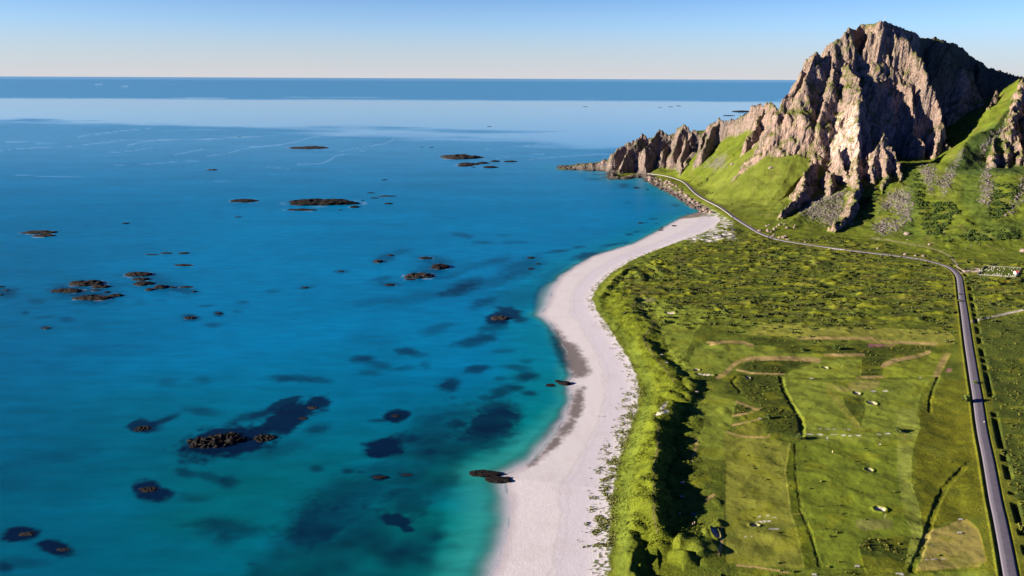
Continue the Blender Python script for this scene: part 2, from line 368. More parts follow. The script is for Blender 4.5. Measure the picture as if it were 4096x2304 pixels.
# ------------------------------------------------------------------ the height of the land
def near(X, Y, P, m):
    xs = [p[0] for p in P]; ys = [p[1] for p in P]
    return np.nonzero((X > min(xs) - m) & (X < max(xs) + m) & (Y > min(ys) - m) & (Y < max(ys) + m))[0]
RZS = [p[2] for p in []]
def height(X, Y, fine=True):
    X = np.asarray(X, F4).ravel(); Y = np.asarray(Y, F4).ravel()
    A = {}
    d = sdf(X, Y, LANDP); dv = sdf(X, Y, VEGP); df = sdf(X, Y, FOOTP)
    d = d + 0.8 * pn2(X / 14, Y / 14, 1) + 0.35 * pn2(X / 4, Y / 4, 2)
    dv = dv + 1.2 * pn2(X / 9, Y / 9, 4) + 0.6 * pn2(X / 3, Y / 3, 5)
    A['d'], A['dv'], A['df'] = d, dv, df
    z = np.where(d < 0, np.maximum(0.05 * d, -7.0), np.minimum(0.05 * d, 1.4 + 0.02 * d))
    z = np.minimum(z, 3.0)
    z = z + sst(-2, 34, dv) * np.maximum(0, 5.0 - z) + sst(0, 7, dv) * 0.5
    plain = sst(4, 30, dv)
    # rolling ground and hummocks
    marsh = sst(545, 640, Y + 25 * pn2(X / 70, Y / 70, 8)) * plain
    marsh = marsh * (1 - 0.8 * sst(-25, 12, df))
    A['marsh'] = marsh
    z = z + plain * 0.9 * fbm2(X / 60, Y / 60, 2, 20)
    hum = np.maximum(0, fbm2(X / 26, Y / 11, 3, 30) - 0.05)
    z = z + marsh * hum * 2.4 * (0.55 + 0.9 * sst(-0.1, 0.4, pn2(X / 95, Y / 40, 36)))
    hum2 = np.maximum(0, fbm2(X / 9, Y / 5, 2, 35) - 0.12)
    A['hum'] = hum
    z = z + (0.25 + marsh) * plain * hum2 * 1.2
    A['rough_bumps'] = hum2
    # dunes
    for P, h, wl_, wr_ in DUNES:
        I = near(X, Y, P, 34)
        if not len(I): continue
        wob = 3.0 * pn2(X[I] / 16, Y[I] / 16, 41) + 1.2 * pn2(X[I] / 5, Y[I] / 5, 42)
        dd, par, side = seg_dist(X[I], Y[I], P)
        sd = np.where(side > 0, dd, -dd) + wob
        u = np.where(sd > 0, sd / wl_, -sd / wr_)
        end = np.clip(np.minimum(par, len(P) - 1 - par) / 1.5, 0, 1)
        ends = np.where((par <= 0) | (par >= len(P) - 1), np.clip(1 - dd / wl_, 0, 1), 1)
        f = (1 - sst(0, 1, u)) * (0.35 + 0.65 * end) * ends * h * (1 + 0.35 * pn2(X[I] / 22, Y[I] / 22, 43) + 0.22 * pn2(X[I] / 8, Y[I] / 8, 44)) * sst(2, 13, dv[I])
        z[I] = np.maximum(z[I], np.minimum(z[I] + f, z[I] * 0.15 + 5.0 * 0.85 + f))
    fore = sst(0, 6, dv) * (1 - sst(30, 50, dv)) * sst(300, 330, Y) * (1 - sst(900, 1000, Y))
    z = z + fore * (1.0 * fbm2(X / 11, Y / 9, 2, 50) + 0.45 * np.abs(pn2(X / 3.2, Y / 2.6, 53)))
    golf = plain * (1 - marsh) * sst(36, 60, dv)
    z = z + golf * (0.6 * fbm2(X / 20, Y / 14, 2, 58) + 0.12 * fbm2(X / 4.5, Y / 4.5, 2, 59))
    for P, dp, wd in RAV_W:
        I = near(X, Y, P, 8)
        if not len(I): continue
        dd, par, side = seg_dist(X[I], Y[I], P)
        z[I] -= 0.7 * dp * (1 - sst(wd * 0.4, wd * 1.4, dd + 0.5 * pn2(X[I] / 4, Y[I] / 4, 55)))
    for bx, by, ra, rb, mh in MOUND_W:
        r = np.sqrt(((X - bx) / ra) ** 2 + ((Y - by) / rb) ** 2) + 0.15 * pn2(X / 5, Y / 5, 56)
        z = z + 0.5 * mh * (1 - sst(0.2, 1.25, r))
    bunk = np.zeros_like(z)
    for bx, by, ra, rb in BUNK_W:
        r = np.sqrt(((X - bx) / ra) ** 2 + ((Y - by) / rb) ** 2) + 0.25 * pn2(X / 2.5, Y / 2.5, 57)
        m = 1 - sst(0.85, 1.1, r)
        bunk = np.maximum(bunk, m)
        z = z - 0.8 * (1 - sst(0.8, 1.15, r)) + 0.5 * (1 - sst(0.05, 0.4, np.abs(r - 1.35)))
    A['bunk'] = bunk
    # talus and mountain
    dfp = np.maximum(0, df)
    tal = 0.34 * dfp * dfp / (dfp + 110.0)
    tal = np.minimum(tal, 60 + 0.12 * tal) * sst(0, 40, d)
    z = z + tal
    J = np.nonzero((df > -220) & (d > -70) & (Y > 780))[0]
    xj, yj = X[J], Y[J]
    soft = np.full(xj.shape, -1e3, F4)
    xs_, ys_ = xj + 9 * pn2(xj / 60, yj / 60, 60), yj + 9 * pn2(xj / 60, yj / 60, 61)
    for P, s in SOFT:
        dd, par, _ = seg_dist(xs_, ys_, P)
        zr = np.interp(par, np.arange(len(P)), [p[2] for p in P])
        soft = np.maximum(soft, zr - s * dd)
    tz = np.maximum(z[J], soft)
    tz = np.where(soft > z[J] - 6, np.maximum(tz, (z[J] + soft) / 2 + 2.2), tz)
    tz = tz + sst(10, 80, df[J]) * (2.6 * fbm2(xj / 30, yj / 30, 3, 65) + 0.5 * fbm2(xj / 5, yj / 5, 2, 66))
    wx = xj + 5 * pn2(xj / 42, yj / 42, 70) + 4.5 * pn2(xj / 17, yj / 17, 71) + 1.8 * pn2(xj / 6, yj / 6, 72)
    wy = yj + 7 * pn2(xj / 42, yj / 42, 75) + 4.5 * pn2(xj / 17, yj / 17, 76) + 1.8 * pn2(xj / 6, yj / 6, 77)
    rk = np.full(xj.shape, -1e3, F4)
    for P, s, jag in RIDGES:
        I = near(xj, yj, P, 190)
        if not len(I): continue
        dd, par, sd_ = seg_dist(wx[I], wy[I], P)
        zr = np.interp(par, np.arange(len(P)), [p[2] for p in P]) + jag * 0.7 * pn2(wx[I] / 7, wy[I] / 7, 80)
        sv = np.where((par <= 0.02) | (par >= len(P) - 1.02), max(s), np.where(sd_ > 0, s[0], s[1])) if isinstance(s, tuple) else s
        drop = sv * dd + 0.35 * sv * np.minimum(dd, 12) + np.where(np.asarray(sv) < 1.14, 1.8 * np.maximum(0, dd - 32), 0)
        rk[I] = np.maximum(rk[I], zr - drop)
    flute = rid2(wx / 26, wy / 60, 3, 85) - 0.55
    smo = 1 - 0.85 * sst(690, 730, xj) * sst(1356, 1376, yj)
    smo = smo * (1 - 0.5 * sst(1400, 1500, yj))
    rk = rk + smo * 2.6 * flute * sst(0, 30, rk) + smo * 1.8 * fbm2(wx / 11, wy / 11, 3, 88)
    rockm = sst(-1.0, 3.0, rk - tz)
    z[J] = np.maximum(tz, rk)
    R = np.zeros_like(z); R[J] = rockm
    shore_rock = (1 - sst(6, 26, d)) * sst(1480, 1530, Y) * sst(-40, -10, d)
    R = np.maximum(R, shore_rock)
    z = z + shore_rock * sst(-6, 8, d) * (2.2 + 2.5 * fbm2(X / 7, Y / 7, 3, 90))
    A['rock'] = R
    cm = sst(-9, 3, sdf(X, Y, CEMP)); z = z * (1 - cm) + 6.0 * cm; A['cem'] = cm
    # road bed, verge and ditch
    I = near(X, Y, ROAD, 40)
    dd, par, side = seg_dist(X[I], Y[I], ROAD)
    left = side > 0
    ridx = par / (len(ROAD) - 1)
    cut = 1 - sst(4.6, 16, dd)
    z[I] = z[I] * (1 - cut) + (RZ - 0.12) * cut
    z[I] -= 0.5 * (1 - sst(3.0, 3.9, dd))
    straight = (Y[I] < 830)
    z[I] += straight * left * 0.55 * (1 - sst(0.15, 0.8, np.abs(dd - 4.6)))
    seg = sst(-0.25, 0.0, pn2(Y[I] / 9, Y[I] * 0 + 0.5, 95))
    z[I] -= straight * (~left) * 1.6 * (1 - sst(0.6, 2.3, np.abs(dd - 8.0))) * seg
    A['road_d'] = np.full(X.shape, 99, F4); A['road_d'][I] = dd
    A['road_side'] = np.zeros(X.shape, F4); A['road_side'][I] = np.where(left, 1, -1)
    A['ditch'] = np.zeros(X.shape, F4); A['ditch'][I] = straight * (~left) * (1 - sst(0.6, 2.0, np.abs(dd - 8.0))) * seg
    return z, A

# ------------------------------------------------------------------ materials
def nmat(name):
    m = bpy.data.materials.new(name); m.use_nodes = True
    return m, m.node_tree.nodes, m.node_tree.links, m.node_tree.nodes['Principled BSDF']
def N(nd, t, **kw):
    n = nd.new(t)
    for k, v in kw.items(): setattr(n, k, v)
    return n
def math_(nd, ln, op, a, b=None, c=None):
    n = nd.new('ShaderNodeMath'); n.operation = op
    for i, v in enumerate((a, b, c)):
        if v is None: continue
        if isinstance(v, (int, float)): n.inputs[i].default_value = v
        else: ln.new(v, n.inputs[i])
    return n.outputs[0]
def noise_(nd, ln, vec, scale, detail=4, rough=0.55):
    n = nd.new('ShaderNodeTexNoise'); n.inputs['Scale'].default_value = scale
    n.inputs['Detail'].default_value = detail; n.inputs['Roughness'].default_value = rough
    if vec is not None: ln.new(vec, n.inputs['Vector'])
    return n.outputs['Fac']
def mapr(nd, ln, v, a, b, c, d):
    n = nd.new('ShaderNodeMapRange')
    for i, q in enumerate((a, b, c, d)): n.inputs[i + 1].default_value = q
    ln.new(v, n.inputs[0])
    return n.outputs[0]
def mixc(nd, ln, f, a, b, mode='MIX'):
    n = nd.new('ShaderNodeMix'); n.data_type = 'RGBA'; n.blend_type = mode
    for s, v in ((0, f), (6, a), (7, b)):
        if isinstance(v, (int, float)): n.inputs[s].default_value = v
        elif isinstance(v, tuple): n.inputs[s].default_value = (*v, 1)
        else: ln.new(v, n.inputs[s])
    return n.outputs[2]
def attr(nd, name, out='Color'):
    n = nd.new('ShaderNodeAttribute'); n.attribute_name = name
    return n.outputs[out]

def make_land_material():
    m, nd, ln, b = nmat('land')
    geo = nd.new('ShaderNodeNewGeometry').outputs['Position']
    col, rock, sand = attr(nd, 'Col'), attr(nd, 'rock', 'Fac'), attr(nd, 'sand', 'Fac')
    n1 = noise_(nd, ln, geo, 0.9, 5, 0.7)
    n2 = noise_(nd, ln, geo, 0.06, 4, 0.6)
    n3 = noise_(nd, ln, geo, 0.22, 6, 0.7)
    grassy = math_(nd, ln, 'MULTIPLY', mapr(nd, ln, n1, 0.25, 0.75, 0.45, 1.55), mapr(nd, ln, n2, 0.3, 0.7, 0.72, 1.28))
    rocky = math_(nd, ln, 'MULTIPLY', mapr(nd, ln, n3, 0.3, 0.7, 0.55, 1.4), mapr(nd, ln, n1, 0.3, 0.7, 0.75, 1.25))
    sandy = mapr(nd, ln, n1, 0.3, 0.7, 0.95, 1.05)
    f = nd.new('ShaderNodeMix'); ln.new(rock, f.inputs[0]); ln.new(grassy, f.inputs[2]); ln.new(rocky, f.inputs[3])
    g = nd.new('ShaderNodeMix'); ln.new(sand, g.inputs[0]); ln.new(f.outputs[0], g.inputs[2]); ln.new(sandy, g.inputs[3])
    mul = nd.new('ShaderNodeVectorMath'); mul.operation = 'SCALE'
    ln.new(col, mul.inputs[0]); ln.new(g.outputs[0], mul.inputs['Scale'])
    ln.new(mul.outputs[0], b.inputs['Base Color'])
    b.inputs['Roughness'].default_value = 0.95
    b.inputs['Specular IOR Level'].default_value = 0.08
    vor = nd.new('ShaderNodeTexVoronoi'); vor.feature = 'DISTANCE_TO_EDGE'; vor.inputs['Scale'].default_value = 0.3
    wv = nd.new('ShaderNodeVectorMath'); wv.operation = 'MULTIPLY'; wv.inputs[1].default_value = (1.0, 1.0, 0.45)
    ln.new(geo, wv.inputs[0]); ln.new(wv.outputs[0], vor.inputs['Vector'])
    rh = math_(nd, ln, 'ADD', math_(nd, ln, 'MULTIPLY', n3, 3.2), math_(nd, ln, 'MULTIPLY', math_(nd, ln, 'MINIMUM', vor.outputs['Distance'], 0.2), 6.0))
    gh = math_(nd, ln, 'MULTIPLY', n1, 0.55)
    sh = math_(nd, ln, 'MULTIPLY', n1, 0.13)
    hm = nd.new('ShaderNodeMix'); ln.new(rock, hm.inputs[0]); ln.new(gh, hm.inputs[2]); ln.new(rh, hm.inputs[3])
    hs = nd.new('ShaderNodeMix'); ln.new(sand, hs.inputs[0]); ln.new(hm.outputs[0], hs.inputs[2]); ln.new(sh, hs.inputs[3])
    bp = nd.new('ShaderNodeBump'); bp.inputs['Strength'].default_value = 0.9; bp.inputs['Distance'].default_value = 1.0
    ln.new(hs.outputs[0], bp.inputs['Height']); ln.new(bp.outputs[0], b.inputs['Normal'])
    return m
def make_rock_material(name, c1, c2, scale, bump=0.6):
    m, nd, ln, b = nmat(name)
    tc = nd.new('ShaderNodeTexCoord').outputs['Object']
    n1 = noise_(nd, ln, tc, scale, 6, 0.65); n2 = noise_(nd, ln, tc, scale * 5, 4, 0.6)
    f = math_(nd, ln, 'ADD', math_(nd, ln, 'MULTIPLY', n1, 0.7), math_(nd, ln, 'MULTIPLY', n2, 0.3))
    ln.new(mixc(nd, ln, mapr(nd, ln, f, 0.38, 0.62, 0, 1), c1, c2), b.inputs['Base Color'])
    b.inputs['Roughness'].default_value = 0.85; b.inputs['Specular IOR Level'].default_value = 0.2
    bp = nd.new('ShaderNodeBump'); bp.inputs['Strength'].default_value = bump; bp.inputs['Distance'].default_value = 0.6
    ln.new(f, bp.inputs['Height']); ln.new(bp.outputs[0], b.inputs['Normal'])
    return m
def plain_mat(name, c, rough=0.7, var=0.15, scale=4.0):
    m, nd, ln, b = nmat(name)
    tc = nd.new('ShaderNodeTexCoord').outputs['Object']
    n1 = noise_(nd, ln, tc, scale, 4, 0.6)
    lo_, hi_ = tuple(x * (1 - var) for x in c), tuple(min(1, x * (1 + var)) for x in c)
    ln.new(mixc(nd, ln, n1, lo_, hi_), b.inputs['Base Color'])
    b.inputs['Roughness'].default_value = rough
    return m
def make_sea_material():
    m, nd, ln, b = nmat('sea_water')
    geo = nd.new('ShaderNodeNewGeometry').outputs['Position']
    col, calm, op = attr(nd, 'Col'), attr(nd, 'calm', 'Fac'), attr(nd, 'opacity', 'Fac')
    st = nd.new('ShaderNodeVectorMath'); st.operation = 'MULTIPLY'; st.inputs[1].default_value = (0.35, 1.0, 1.0); ln.new(geo, st.inputs[0])
    n1 = noise_(nd, ln, st.outputs[0], 0.11, 5, 0.6)
    n2 = noise_(nd, ln, st.outputs[0], 0.012, 5, 0.65)
    mul = nd.new('ShaderNodeVectorMath'); mul.operation = 'SCALE'; ln.new(col, mul.inputs[0])
    ln.new(math_(nd, ln, 'MULTIPLY', mapr(nd, ln, n1, 0.3, 0.7, 0.84, 1.16), mapr(nd, ln, n2, 0.3, 0.7, 0.86, 1.14)), mul.inputs['Scale'])
    ln.new(mul.outputs[0], b.inputs['Base Color'])
    b.inputs['IOR'].default_value = 1.33
    ln.new(mapr(nd, ln, calm, 0, 1, 0.10, 0.75), b.inputs['Specular IOR Level'])
    ln.new(mapr(nd, ln, calm, 0, 1, 0.38, 0.12), b.inputs['Roughness'])
    bp = nd.new('ShaderNodeBump'); bp.inputs['Strength'].default_value = 0.12; bp.inputs['Distance'].default_value = 1.0
    ln.new(n1, bp.inputs['Height']); ln.new(bp.outputs[0], b.inputs['Normal'])
    tr = nd.new('ShaderNodeBsdfTransparent'); tr.inputs['Color'].default_value = (0.93, 0.97, 1.0, 1)
    mx = nd.new('ShaderNodeMixShader'); ln.new(op, mx.inputs[0]); ln.new(tr.outputs[0], mx.inputs[1]); ln.new(b.outputs[0], mx.inputs[2])
    ln.new(mx.outputs[0], nd['Material Output'].inputs['Surface'])
    return m
def make_foliage_material(name, c1, c2):
    m, nd, ln, b = nmat(name)
    geo = nd.new('ShaderNodeNewGeometry').outputs['Position']
    n1 = noise_(nd, ln, geo, 0.5, 4, 0.6)
    ln.new(mixc(nd, ln, mapr(nd, ln, n1, 0.35, 0.65, 0, 1), c1, c2), b.inputs['Base Color'])
    b.inputs['Roughness'].default_value = 0.8; b.inputs['Specular IOR Level'].default_value = 0.1
    return m

# ------------------------------------------------------------------ object helpers
def tag(o, label=None, cat=None, group=None, kind=None):
    if label: o['label'] = label
    if cat: o['category'] = cat
    if group: o['group'] = group
    if kind: o['kind'] = kind
    return o
def np_mesh(name, V, Fc, mat, smooth=True, attrs=None):
    me = bpy.data.meshes.new(name)
    V = np.asarray(V, F4); Fc = np.asarray(Fc, np.int32)
    k = Fc.shape[1]
    me.vertices.add(len(V)); me.vertices.foreach_set('co', V.ravel())
    me.loops.add(Fc.size); me.loops.foreach_set('vertex_index', Fc.ravel())
    me.polygons.add(len(Fc))
    me.polygons.foreach_set('loop_start', np.arange(0, Fc.size, k, dtype=np.int32))
    me.polygons.foreach_set('loop_total', np.full(len(Fc), k, np.int32))
    me.polygons.foreach_set('use_smooth', np.full(len(Fc), smooth))
    me.update(calc_edges=True)
    for nm, arr in (attrs or {}).items():
        if arr.ndim == 2:
            a = me.color_attributes.new(nm, 'FLOAT_COLOR', 'POINT')
            a.data.foreach_set('color', np.concatenate([arr, np.ones((len(arr), 1), F4)], 1).astype(F4).ravel())
        else:
            a = me.attributes.new(nm, 'FLOAT', 'POINT'); a.data.foreach_set('value', arr.astype(F4))
    if mat: me.materials.append(mat)
    return me
def link(name, me, parent=None):
    o = bpy.data.objects.new(name, me); COL.objects.link(o)
    if parent: o.parent = parent
    return o
def empty(name, loc, rz=0.0):
    o = bpy.data.objects.new(name, None); COL.objects.link(o)
    o.location = loc; o.rotation_euler = (0, 0, rz); o.empty_display_size = 0.3
    return o
def copy_tree(o, parent=None):
    c = o.copy(); COL.objects.link(c)
    if parent: c.parent = parent
    for ch in list(o.children): copy_tree(ch, c)
    return c
class MB:
    def __init__(s): s.v, s.f = [], []
    def box(s, x0, x1, y0, y1, z0, z1):
        b = len(s.v)
        s.v += [(x, y, z) for z in (z0, z1) for y in (y0, y1) for x in (x0, x1)]
        s.f += [tuple(b + i for i in q) for q in ((0, 2, 3, 1), (4, 5, 7, 6), (0, 1, 5, 4), (2, 6, 7, 3), (0, 4, 6, 2), (1, 3, 7, 5))]
    def poly(s, pts, faces):
        b = len(s.v); s.v += pts; s.f += [tuple(b + i for i in q) for q in faces]
    def tube(s, pts, r, n=6):
        b = len(s.v); P = [Vector(p) for p in pts]
        for i, p in enumerate(P):
            t = (P[min(i + 1, len(P) - 1)] - P[max(i - 1, 0)]).normalized()
            a = t.orthogonal().normalized(); c = t.cross(a)
            rr = r[i] if isinstance(r, (list, tuple)) else r
            s.v += [tuple(p + (a * math.cos(2 * math.pi * k / n) + c * math.sin(2 * math.pi * k / n)) * rr) for k in range(n)]
        for i in range(len(P) - 1):
            s.f += [(b + i * n + k, b + i * n + (k + 1) % n, b + (i + 1) * n + (k + 1) % n, b + (i + 1) * n + k) for k in range(n)]
        s.f += [tuple(b + k for k in reversed(range(n))), tuple(b + (len(P) - 1) * n + k for k in range(n))]
    def build(s, name, mat, parent=None, bevel=0.0):
        me = bpy.data.meshes.new(name); me.from_pydata(s.v, [], s.f); me.update()
        if mat: me.materials.append(mat)
        o = link(name, me, parent)
        if bevel:
            md = o.modifiers.new('bevel', 'BEVEL'); md.width = bevel; md.segments = 2
        return o
import bmesh
def ico(sub):
    bm = bmesh.new(); bmesh.ops.create_icosphere(bm, subdivisions=sub, radius=1.0)
    V = np.array([v.co[:] for v in bm.verts], F4); Fc = np.array([[v.index for v in f.verts] for f in bm.faces], np.int32)
    bm.free()
    return V, Fc
ICO = {k: ico(k) for k in (1, 2, 3, 4, 5)}
def rock_mesh(name, sub, sx, sy, sz, seed, mat, rough=0.35, facet=False, freq=1.6):
    V, Fc = ICO[sub]
    q = V * freq + seed * 3.71
    n = pn3(q[:, 0], q[:, 1], q[:, 2]) * 0.9 + 0.55 * (0.5 - np.abs(pn3(q[:, 0] * 2.3, q[:, 1] * 2.3, q[:, 2] * 2.3)) * 1.6) + 0.3 * pn3(q[:, 0] * 5, q[:, 1] * 5, q[:, 2] * 5)
    P = V * (1 + rough * n)[:, None]
    P = P * np.array([sx, sy, sz], F4)
    return np_mesh(name, P, Fc, mat, not facet)

def skerry_mesh(name, sub, sx, sy, sz, seed, mat, broken=False):
    V, Fc = ICO[sub]
    q = V * 1.4 + seed * 3.71
    out = 1 + 0.30 * pn3(q[:, 0], q[:, 1], q[:, 2] * 0.3) + 0.16 * pn3(q[:, 0] * 3, q[:, 1] * 3, q[:, 2] * 0.5)
    X, Y = V[:, 0] * sx * out, V[:, 1] * sy * out
    L_ = max(sx, sy)
    f = (6.0 if broken else 3.2) / L_
    b, e = blocks3(X * f + seed, Y * f * 1.3, V[:, 2] * 0.4)
    rough = 0.9 * (b - 0.5) + 0.55 * (0.5 - np.abs(pn2(X * f * 1.2, Y * f * 1.2, seed)) * 1.7) + 0.35 * pn2(X * f * 3, Y * f * 3, seed + 3)
    top = np.clip(V[:, 2], 0, 1) ** 0.75
    Z = np.where(V[:, 2] > 0, sz * (top * (0.75 + (1.0 if broken else 0.45) * rough) - (0.22 if broken else 0.0)), V[:, 2] * sz * 1.2)
    return np_mesh(name, np.stack([X, Y, Z], 1), Fc, mat, False)
LAND = make_land_material()
# ------------------------------------------------------------------ land mesh
rows = [205.0]
while rows[-1] < 1960:
    y = rows[-1]
    rows.append(y + (min(max(0.72 * y * y / 152000, 0.5), 1.35) if y < 1420 else (1.7 if y < 1760 else 6.0)))
Yr = np.array(rows, F4)
Uc = np.arange(-0.14, 1.2, 1.0 / (FPX * 1.15), dtype=F4)
Yg, Ug = np.meshgrid(Yr, Uc, indexing='ij')
Xg = Ug * Yg
nr, nc = Xg.shape
keep_v = (Xg > -60).ravel()
Xf, Yf = Xg.ravel(), Yg.ravel()
dpre = sdf(Xf, Yf, [LANDP[i] for i in range(len(LANDP))])
act = dpre > -70
idx = np.nonzero(act)[0]
Xa, Ya = Xf[idx], Yf[idx]
Za, A = height(Xa, Ya)
full = np.full(nr * nc, -1, np.int64); full[idx] = np.arange(len(idx))
q = full.reshape(nr, nc)
quads = np.stack([q[:-1, :-1], q[:-1, 1:], q[1:, 1:], q[1:, :-1]], -1).reshape(-1, 4)
quads = quads[(quads >= 0).all(1)]
P = np.stack([Xa, Ya, Za], 1)
# crags: push rock in and out along its own surface
def vnormals(P, quads):
    n = np.cross(P[quads[:, 2]] - P[quads[:, 0]], P[quads[:, 3]] - P[quads[:, 1]])
    out = np.zeros_like(P)
    for k in range(4):
        for c in range(3): out[:, c] += np.bincount(quads[:, k], n[:, c], len(P)).astype(F4)
    return out / (np.linalg.norm(out, axis=1)[:, None] + 1e-9)
NRM = vnormals(P, quads)
rk = A['rock']
J = np.nonzero(rk > 0.02)[0]
p = P[J]
crag = np.zeros(len(J), F4)
a_ = 1.0
for fr in (1 / 22.0, 1 / 10.0, 1 / 4.6):
    crag += a_ * (0.42 - np.abs(pn3(p[:, 0] * fr + 3, p[:, 1] * fr, p[:, 2] * fr * 0.6)) * 1.5); a_ *= 0.52
wq = 2.0 * pn3(p[:, 0] / 9, p[:, 1] / 9, p[:, 2] / 9)
b1, e1_ = blocks3((p[:, 0] + wq) / 17.0, (p[:, 1] + wq) / 17.0, (p[:, 2] + p[:, 0] * 0.45) / 30.0)
b2, e2_ = blocks3((p[:, 0] + wq) / 6.0, (p[:, 1] - wq) / 6.0, (p[:, 2] - p[:, 0] * 0.5) / 9.0)
crag = 0.45 * crag + 1.15 * (b1 - 0.5) + 0.6 * (b2 - 0.5) - 0.35 * (1 - sst(0.0, 0.16, e1_)) - 0.22 * (1 - sst(0.0, 0.2, e2_))
CRACK = np.zeros(len(P), F4); CRACK[J] = np.maximum(1 - sst(0.0, 0.14, e1_), 0.7 * (1 - sst(0.0, 0.16, e2_)))
TONE = np.zeros(len(P), F4); TONE[J] = 0.6 * b1 + 0.4 * b2 - 0.5
calmr = (1 - 0.35 * sst(1400, 1500, p[:, 1])) * (1 - 0.8 * sst(690, 730, p[:, 0]) * sst(1356, 1376, p[:, 1])) * (1 - 0.75 * sst(276, 290, p[:, 2]))
P[J] += NRM[J] * (crag * rk[J] * calmr * 3.6)[:, None]
NRM = vnormals(P, quads)
PX, PY = project(P[:, 0], P[:, 1], np.where(A['rock'] > 0.3, P[:, 2], Za))

# ------------------------------------------------------------------ land colour: what grows or lies where
nV = len(P)
X_, Y_ = P[:, 0], P[:, 1]
def lerp3(c, m, new):
    return c * (1 - m)[:, None] + np.asarray(new, F4)[None, :] * m[:, None]
nA = fbm2(X_ / 45, Y_ / 45, 3, 101); nB = fbm2(X_ / 13, Y_ / 13, 3, 105); nC = fbm2(X_ / 4, Y_ / 4, 2, 110)
col = np.tile(np.array([0.095, 0.124, 0.014], F4), (nV, 1))
col = lerp3(col, sst(-0.1, 0.5, nA) * 0.7, (0.12, 0.145, 0.016))
col = lerp3(col, sst(0.0, 0.6, nB) * 0.55, (0.07, 0.1, 0.012))
col = lerp3(col, sst(0.15, 0.6, nC) * 0.35, (0.135, 0.14, 0.02))
# marsh: heath and dark scrub between hummocks
col = lerp3(col, A['marsh'] * sst(0.0, 0.5, fbm2(X_ / 30, Y_ / 9, 3, 120)) * 0.75, (0.052, 0.068, 0.018))
col = lerp3(col, A['marsh'] * sst(0.05, 0.35, A['hum']) * 0.7, (0.19, 0.205, 0.014))
col = lerp3(col, A['marsh'] * sst(0.2, 0.5, pn2(X_ / 35, Y_ / 10, 126)) * 0.4, (0.11, 0.085, 0.03))
# right of the road: ranker, darker green
rightside = sst(0, 20, np.where(A['road_d'] < 90, -A['road_side'] * A['road_d'], 0) + 0) 
eastp = [S(x, y, 5) for x, y in [(4090, 2600), (4060, 2304), (4000, 2000), (3925, 1600), (3880, 1290), (4300, 1230), (5200, 1300), (5200, 2600)]]
east = sst(-3, 6, sdf(X_, Y_, eastp))
col = lerp3(col, east * 0.75, (0.05, 0.075, 0.014))
col = lerp3(col, east * sst(0.0, 0.5, nC) * 0.4, (0.1, 0.11, 0.02))
smooth_ = np.zeros(nV, F4)             # how smooth the turf is (mown plots)
def area(pts, color, w=1.0, edge=3.5, wob=3.0, sub=None):
    """paint a plot: pts in photograph pixels, found on the ground itself"""
    global col
    xs = [p[0] for p in pts]; ys = [p[1] for p in pts]
    I = np.nonzero((PX > min(xs) - 12) & (PX < max(xs) + 12) & (PY > min(ys) - 12) & (PY < max(ys) + 12) & (A['rock'] < 0.5))[0]
    if not len(I): return
    s = sdf(PX[I], PY[I], pts) + wob * pn2(X_[I] / 5, Y_[I] / 5, 140)
    m = sst(-edge, edge, s) * w
    if sub is not None: m = m * sub(I)
    col[I] = lerp3(col[I], m, color)
    lit_ = 0.62 if sum(color) > 0.3 and sub is None else 0.0
    smooth_[I] = smooth_[I] * (1 - m) + lit_ * m
    return I, m
def stroke(pts, width, color, w=1.0, dash=None):
    xs = [p[0] for p in pts]; ys = [p[1] for p in pts]
    I = np.nonzero((PX > min(xs) - 30) & (PX < max(xs) + 30) & (PY > min(ys) - 30) & (PY < max(ys) + 30) & (A['rock'] < 0.5))[0]
    if not len(I): return
    dd, par, _ = seg_dist(PX[I], PY[I], pts)
    dd = dd + 1.5 * pn2(X_[I] / 3, Y_[I] / 3, 150)
    m = (1 - sst(width * 0.4, width * 0.75 + 1.2, dd)) * w
    if dash is not None: m = m * sst(-0.1, 0.15, pn2(X_[I] / dash, Y_[I] / dash, 155))
    col[I] = lerp3(col[I], m, color)
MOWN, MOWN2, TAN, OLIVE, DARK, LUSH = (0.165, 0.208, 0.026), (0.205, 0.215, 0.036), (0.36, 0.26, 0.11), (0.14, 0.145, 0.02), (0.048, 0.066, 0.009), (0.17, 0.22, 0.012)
PALE = (0.55, 0.5, 0.44)
# lush dune grass on the seaward ridge
dun = sst(2, 7, A['dv']) * (1 - sst(22, 42, A['dv'])) * (1 - sst(640, 760, Y_))
col = lerp3(col, dun * (0.75 + 0.25 * nB), (0.135, 0.165, 0.01))
col = lerp3(col, dun * sst(0.1, 0.5, nC) * 0.3, (0.085, 0.115, 0.012))
col = lerp3(col, dun * (1 - sst(5, 14, A['dv'])) * 0.7, (0.085, 0.12, 0.02))
col = lerp3(col, dun * sst(0.0, 0.5, fbm2(X_ / 18, Y_ / 12, 3, 220)) * 0.5, (0.085, 0.115, 0.01))
area(L(Z8, [(920, 430), (980, 385), (1100, 390), (1240, 440), (1700, 540), (1850, 570), (2080, 640), (2250, 690), (2566, 710), (2566, 840), (2150, 850), (2060, 680), (1750, 600), (1740, 650), (1600, 800), (1560, 900), (1480, 1100), (1380, 1180), (1340, 1230), (1290, 1100), (1230, 900), (1170, 780), (1220, 700), (1180, 640), (1000, 530)]), MOWN)
area(L(Z8, [(1600, 1000), (1800, 960), (2260, 960), (2566, 990), (2566, 1100), (2200, 1130), (2050, 1230), (1900, 1310), (1650, 1300), (1440, 1330), (1350, 1300), (1380, 1200), (1520, 1160)]), MOWN)
area(L(Z8, [(970, 430), (1000, 400), (1090, 395), (1125, 425), (1080, 452), (1000, 455)]), (0.22, 0.23, 0.08))
